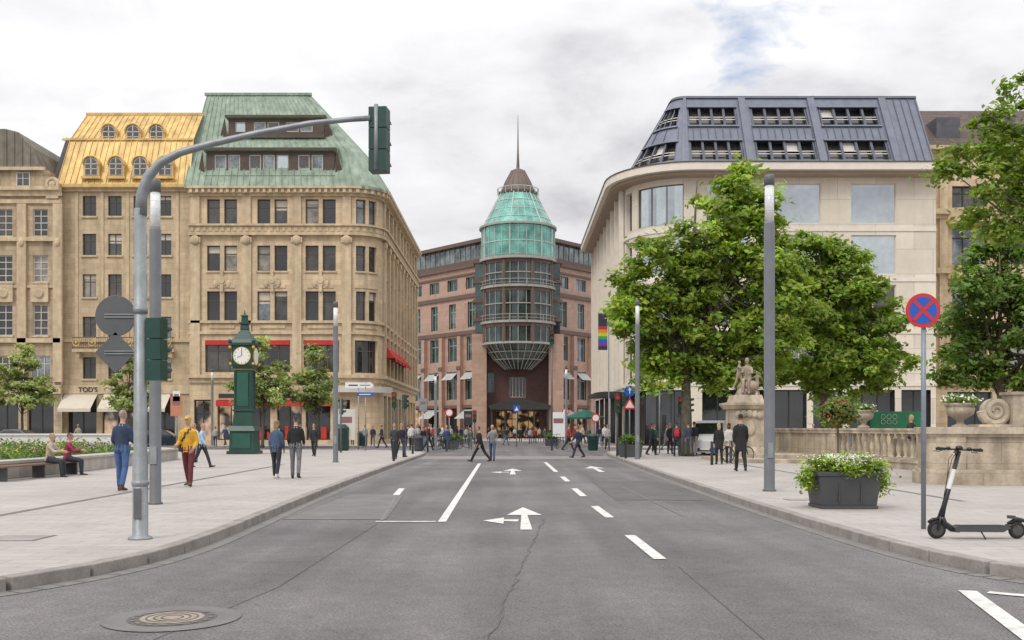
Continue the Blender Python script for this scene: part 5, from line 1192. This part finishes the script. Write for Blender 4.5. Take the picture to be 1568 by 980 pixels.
def finish_people():
    bpy.context.view_layer.update(); dg=bpy.context.evaluated_depsgraph_get(); res=[]
    for (name,o,kp,ex,exl,base,s_,zoff,loc,head_,st) in PE:
        em=bpy.data.meshes.new_from_object(o.evaluated_get(dg))
        kd=kdtree.KDTree(len(kp)); labs=[]
        for i,(p,l) in enumerate(kp): kd.insert(p*s_,i); labs.append(l)
        kd.balance(); order=list(base.keys())
        V=[v.co.copy() for v in em.vertices]; Fc=[tuple(p.vertices) for p in em.polygons]; mi=[]
        for p in em.polygons: mi.append(order.index(labs[kd.find(p.center)[1]]))
        n=len(V); V+=[Vector(v)*s_ for v in ex.v]; Fc+=[tuple(i+n for i in f) for f in ex.f]; mi+=[order.index(l) for l in exl]
        me=bpy.data.meshes.new(name+'_body'); me.from_pydata(V,[],Fc)
        for k in order:
            if st: me.materials.append(st)
            elif k=='skin': me.materials.append(mat('skin',(.50,.30,.21),.6,var=.06))
            else: me.materials.append(cloth(base[k]))
        me.polygons.foreach_set('material_index',mi); me.polygons.foreach_set('use_smooth',[True]*len(mi)); me.update()
        n_=bpy.data.objects.new(name,me); sc.collection.objects.link(n_); n_.location=loc; n_.rotation_euler=(0,0,-math.radians(head_)); res.append(n_)
        bpy.data.objects.remove(o); bpy.data.meshes.remove(em)
    PE.clear(); return res
def pp(u,vf,head,name='pedestrian',**k):
    d=gd(vf)*(EYE-KZ)/EYE; return person(name,X(u,d),d,head,**k)
def pr(u,vf,head,**k):
    d=gd(vf); return person('pedestrian',X(u,d),d,head,z=-.004,**k)
# heading: 0 = walking away up the street, 90 = to the right, 180 = toward the station point
pp(187,752,6,h=1.88,pose='walk',stride=9,armsw=6,elbow=60,top=(.03,.045,.09),pants=(.06,.12,.26),hair=(.28,.24,.2),shoe=(.10,.05,.03),vox=.018)
pp(289,745,185,h=1.78,pose='walk',stride=12,armsw=10,top=(.62,.34,.03),pants=(.13,.03,.035),hair=(.2,.15,.12),shoe=(.10,.07,.05),cap=(.55,.38,.05),elbow=60,vox=.018,bag='side',bagcol=(.06,.05,.04))
pp(309,716,100,h=1.68,pose='walk',stride=24,top=(.35,.48,.58),pants=(.03,.03,.035),hair=(.3,.2,.1),female=True)
pp(299,708,200,h=1.66,pose='stand',top=(.6,.6,.58),pants=(.25,.3,.35),hair=(.1,.06,.03),female=True)
pp(423,733,5,h=1.70,pose='walk',stride=14,armsw=8,top=(.06,.10,.17),pants=(.03,.03,.04),hair=(.25,.17,.1),shoe=(.5,.5,.5),coat=.05,female=True,vox=.018,long=True)
pp(453,733,-4,h=1.82,pose='walk',stride=10,armsw=6,elbow=50,top=(.018,.018,.02),pants=(.16,.16,.17),hair=(.05,.04,.03),vox=.018)
pp(481,699,185,h=1.68,pose='walk',stride=14,top=(.03,.03,.035),pants=(.03,.03,.035),female=True)
pp(604,703,180,h=1.72,pose='walk',stride=18,top=(.05,.06,.06),pants=(.02,.02,.025)); pp(614,700,150,h=1.74,pose='walk',top=(.03,.03,.04),pants=(.04,.05,.07))
pp(571,683,170,h=1.72,pose='walk',top=(.04,.05,.07),pants=(.10,.12,.17)); pp(559,684,10,h=1.7,pose='stand',top=(.3,.3,.3),pants=(.03,.03,.05))
pr(736,707,-80,h=1.76,stride=32,armsw=16,top=(.015,.015,.018),pants=(.02,.02,.025),ph=1,lean=.08)
pr(754,706,-172,h=1.74,stride=14,top=(.22,.22,.23),pants=(.08,.12,.2),hair=(.3,.2,.1),elbow=80)
pr(885,701,-100,h=1.74,stride=24,top=(.02,.03,.06),pants=(.03,.035,.05),bag='back')
pp(998,697,100,h=1.72,stride=16,top=(.02,.04,.04),pants=(.02,.02,.025),female=True); pp(1002,693,180,h=1.65,pose='stand',top=(.03,.1,.08),pants=(.02,.02,.02))
pp(1026,695,170,h=1.75,pose='stand',top=(.03,.03,.04),pants=(.03,.03,.04))
pp(1036,699,5,h=1.76,stride=12,top=(.05,.05,.07),pants=(.03,.035,.06),hair=(.05,.03,.02),bag='back',bagcol=(.50,.03,.04))
pp(1054,699,-5,h=1.78,stride=10,top=(.05,.06,.09),pants=(.10,.11,.12),hair=(.08,.05,.03)); pp(1063,698,8,h=1.80,stride=8,top=(.02,.025,.04),pants=(.3,.28,.26))
pp(1101,711,0,h=1.66,pose='stand',top=(.018,.018,.02),pants=(.02,.02,.02),hair=(.4,.3,.18),female=True,coat=.2,bag='hand',bagcol=(.03,.07,.2),long=True); pp(1116,710,20,h=1.68,stride=12,top=(.55,.52,.46),pants=(.05,.05,.06),hair=(.05,.03,.02),female=True,coat=.1,long=True)
pp(1134,722,5,h=1.95,stride=16,armsw=10,top=(.018,.017,.018),pants=(.02,.02,.02),hair=(.03,.02,.015),coat=.22,vox=.018)
for u,d_,tp,c in ((50,30.0,(.42,.34,.25),(.30,.22,.14)),(72,31.2,(.25,.03,.06),(.06,.04,.03))):
    person('seated_pedestrian',-13.95,d_,95 if u<60 else 80,h=1.7,pose='sit',top=tp,pants=(.035,.04,.05),hair=c,z=.545,female=True,vox=.019)
# a woman seated on a stone block inside the basin, behind the balustrade
person('seated_pedestrian',X(1392,37.5),37.5,150,h=1.7,pose='sit',top=(.03,.03,.03),pants=(.05,.05,.06),hair=(.35,.22,.1),z=1.2,female=True,long=True)
sb2=Obj('stone_seat',(X(1392,37.5),37.7,.2)); sb2.p('block',fstone2).box(X(1392,37.5)-.45,X(1392,37.5)+.45,37.4,38.0,.2,1.198); sb2.done(bevel=.02)
sm_=mat('statue_stone',(.42,.34,.26),.85,var=.25,streak=.35,bump=.3,bscale=10)
sx_,sy_=X(1141,46),46
person('statue',sx_+.1,sy_,200,h=2.1,pose='sit',z=3.72,stone=sm_,vox=.03); person('statue',sx_-.35,sy_-.25,140,h=1.35,pose='walk',stride=20,armsw=75,z=3.35,stone=sm_,vox=.03); person('statue',sx_+.5,sy_-.2,230,h=1.15,pose='walk',stride=25,armsw=60,z=3.1,stone=sm_,vox=.03)
first=len(PE)
var=[((.03,.03,.04),(.03,.03,.04),0),((.04,.07,.16),(.04,.05,.08),180),((.4,.4,.4),(.05,.06,.1),0),((.35,.04,.04),(.03,.03,.03),180),((.45,.40,.30),(.08,.07,.06),90),((.10,.12,.10),(.12,.12,.12),-90),((.02,.02,.02),(.10,.15,.25),0),((.55,.55,.55),(.03,.03,.03),180)]
crowd=[(625,684),(632,682),(640,680),(652,683),(660,679),(672,677),(648,686),(678,682),(700,676),(706,677),(714,680),(722,675),(731,677),(770,676),(778,674),(788,673),(797,677),(806,674),(812,680),(819,679),(826,675),(834,677),(842,675),(758,674),(748,675),(860,678),(872,680),(880,682),(893,680),(901,681),(918,683),(926,684),(785,671),(800,671),(815,671),(665,684),(690,679),(1020,690),(975,690),(540,682),(585,686),(345,682),(330,684),(300,686),(120,684),(1245,688),(1300,685),(630,690),(656,690),(684,692),(930,690),(870,690),(848,684),(720,688),(775,682)]
for tp,pn,hd in var: person('pedestrian',0,0,hd,h=random.uniform(1.65,1.82),pose='walk',stride=random.uniform(12,26),top=tp,pants=pn,vox=.034)
res=finish_people()
vs_=res[first:]
for i,(u,v) in enumerate(crowd):
    b=vs_[i%8]; side=u<705 or u>850; d=gd(v)*((EYE-KZ)/EYE if side else 1)
    o=b if i<8 else bpy.data.objects.new('pedestrian',b.data)
    if i>=8: sc.collection.objects.link(o)
    o.location=(X(u,d),d,KZ if side else -.002); o.rotation_euler=(0,0,math.radians(random.choice([0,180,170,10,90,-90]))); s=random.uniform(.94,1.05); o.scale=(s,s,s)
rk=Obj('statue_rock',(sx_,sy_,3.1)); q=rk.p('rock',sm_,True)
for k in range(9): q.ball((sx_+random.uniform(-.35,.35),sy_+random.uniform(-.3,.3),3.1+random.uniform(0,.5)),(random.uniform(.25,.4),.3,random.uniform(.18,.3)),9,7)
q.ball((sx_+.1,sy_+.1,3.45),(.45,.4,.35)); rk.done()

# ================================================================== SKY / LIGHT / CAMERA
w=bpy.data.worlds.new('World'); sc.world=w; w.use_nodes=True; N=w.node_tree.nodes; L=w.node_tree.links
S=Vector((-.45,-.75,.95)).normalized(); el=math.asin(S.z); az=math.atan2(S.x,S.y)
bg=N['Background']; sky=N.new('ShaderNodeTexSky'); sky.sky_type='NISHITA'; sky.sun_disc=False; sky.sun_elevation=el; sky.sun_rotation=az; sky.dust_density=.3; sky.ozone_density=3.0
L.new(sky.outputs[0],bg.inputs[0]); bg.inputs[1].default_value=.15
tc=N.new('ShaderNodeTexCoord'); sp=N.new('ShaderNodeSeparateXYZ'); L.new(tc.outputs['Generated'],sp.inputs[0])
def M(op,a,b=None,c=None):
    n=N.new('ShaderNodeMath'); n.operation=op
    for i,v in enumerate((a,b,c)):
        if v is None: continue
        if isinstance(v,(int,float)): n.inputs[i].default_value=v
        else: L.new(v,n.inputs[i])
    return n.outputs[0]
zc=M('ADD',M('MAXIMUM',sp.outputs[2],0.0),.22); cb=N.new('ShaderNodeCombineXYZ'); L.new(M('DIVIDE',sp.outputs[0],zc),cb.inputs[0]); L.new(M('DIVIDE',sp.outputs[1],zc),cb.inputs[1])
def noise(s,det,ro,dis,off):
    mp=N.new('ShaderNodeMapping'); mp.inputs['Location'].default_value=off; L.new(cb.outputs[0],mp.inputs[0])
    n=N.new('ShaderNodeTexNoise'); n.inputs['Scale'].default_value=s; n.inputs['Detail'].default_value=det; n.inputs['Roughness'].default_value=ro; n.inputs['Distortion'].default_value=dis; L.new(mp.outputs[0],n.inputs['Vector']); return n.outputs['Fac']
n1=noise(1.3,5,.5,.35,(3.1,1.7,0)); n2=noise(4.2,6,.58,.2,(0,5,2)); n3=noise(9.0,5,.6,.3,(7,2,1))
mixn=M('ADD',M('MULTIPLY',n1,.66),M('MULTIPLY',n2,.34))
ramp=N.new('ShaderNodeValToRGB'); L.new(mixn,ramp.inputs[0]); e=ramp.color_ramp.elements
e[0].position=.38; e[0].color=(.56,.55,.585,1); e[1].position=.60; e[1].color=(.93,.93,.94,1); m_=e.new(.48); m_.color=(.775,.77,.79,1)
bg2=N.new('ShaderNodeBackground'); L.new(ramp.outputs[0],bg2.inputs[0])
L.new(M('MULTIPLY_ADD',M('POWER',M('MAXIMUM',sp.outputs[2],0.0),1.8),1.35,.98),bg2.inputs[1])
# one small ragged gap in the overcast
hole=Vector((.240,1,.397)).normalized(); vd=N.new('ShaderNodeVectorMath'); vd.operation='DISTANCE'; L.new(tc.outputs['Generated'],vd.inputs[0]); vd.inputs[1].default_value=hole
mk_=M('MULTIPLY_ADD',vd.outputs['Value'],-22.0,1.15); thr=M('ADD',mk_,M('MULTIPLY_ADD',n3,5.0,-2.5)); bl_=N.new('ShaderNodeMapRange'); bl_.inputs[1].default_value=.2; bl_.inputs[2].default_value=1.6; bl_.inputs[3].default_value=1.0; bl_.inputs[4].default_value=.35; L.new(thr,bl_.inputs[0])
ms=N.new('ShaderNodeMixShader'); L.new(bl_.outputs[0],ms.inputs[0]); L.new(bg.outputs[0],ms.inputs[1]); L.new(bg2.outputs[0],ms.inputs[2]); L.new(ms.outputs[0],N['World Output'].inputs['Surface'])
sl=bpy.data.lights.new('sun','SUN'); sl.energy=1.35; sl.angle=math.radians(18); sl.color=(1,.95,.87); so=bpy.data.objects.new('sun',sl); sc.collection.objects.link(so); so.rotation_euler=S.to_track_quat('Z','Y').to_euler()
cam=bpy.data.cameras.new('camera'); cam.lens=35; cam.sensor_width=36; cam.shift_y=165/1568; cam.clip_end=4000; cam.clip_start=.1
co=bpy.data.objects.new('camera',cam); sc.collection.objects.link(co); co.location=(0,0,EYE); co.rotation_euler=(math.pi/2,0,0); sc.camera=co
sc.view_settings.view_transform='Standard'; sc.view_settings.look='None'; sc.view_settings.exposure=0
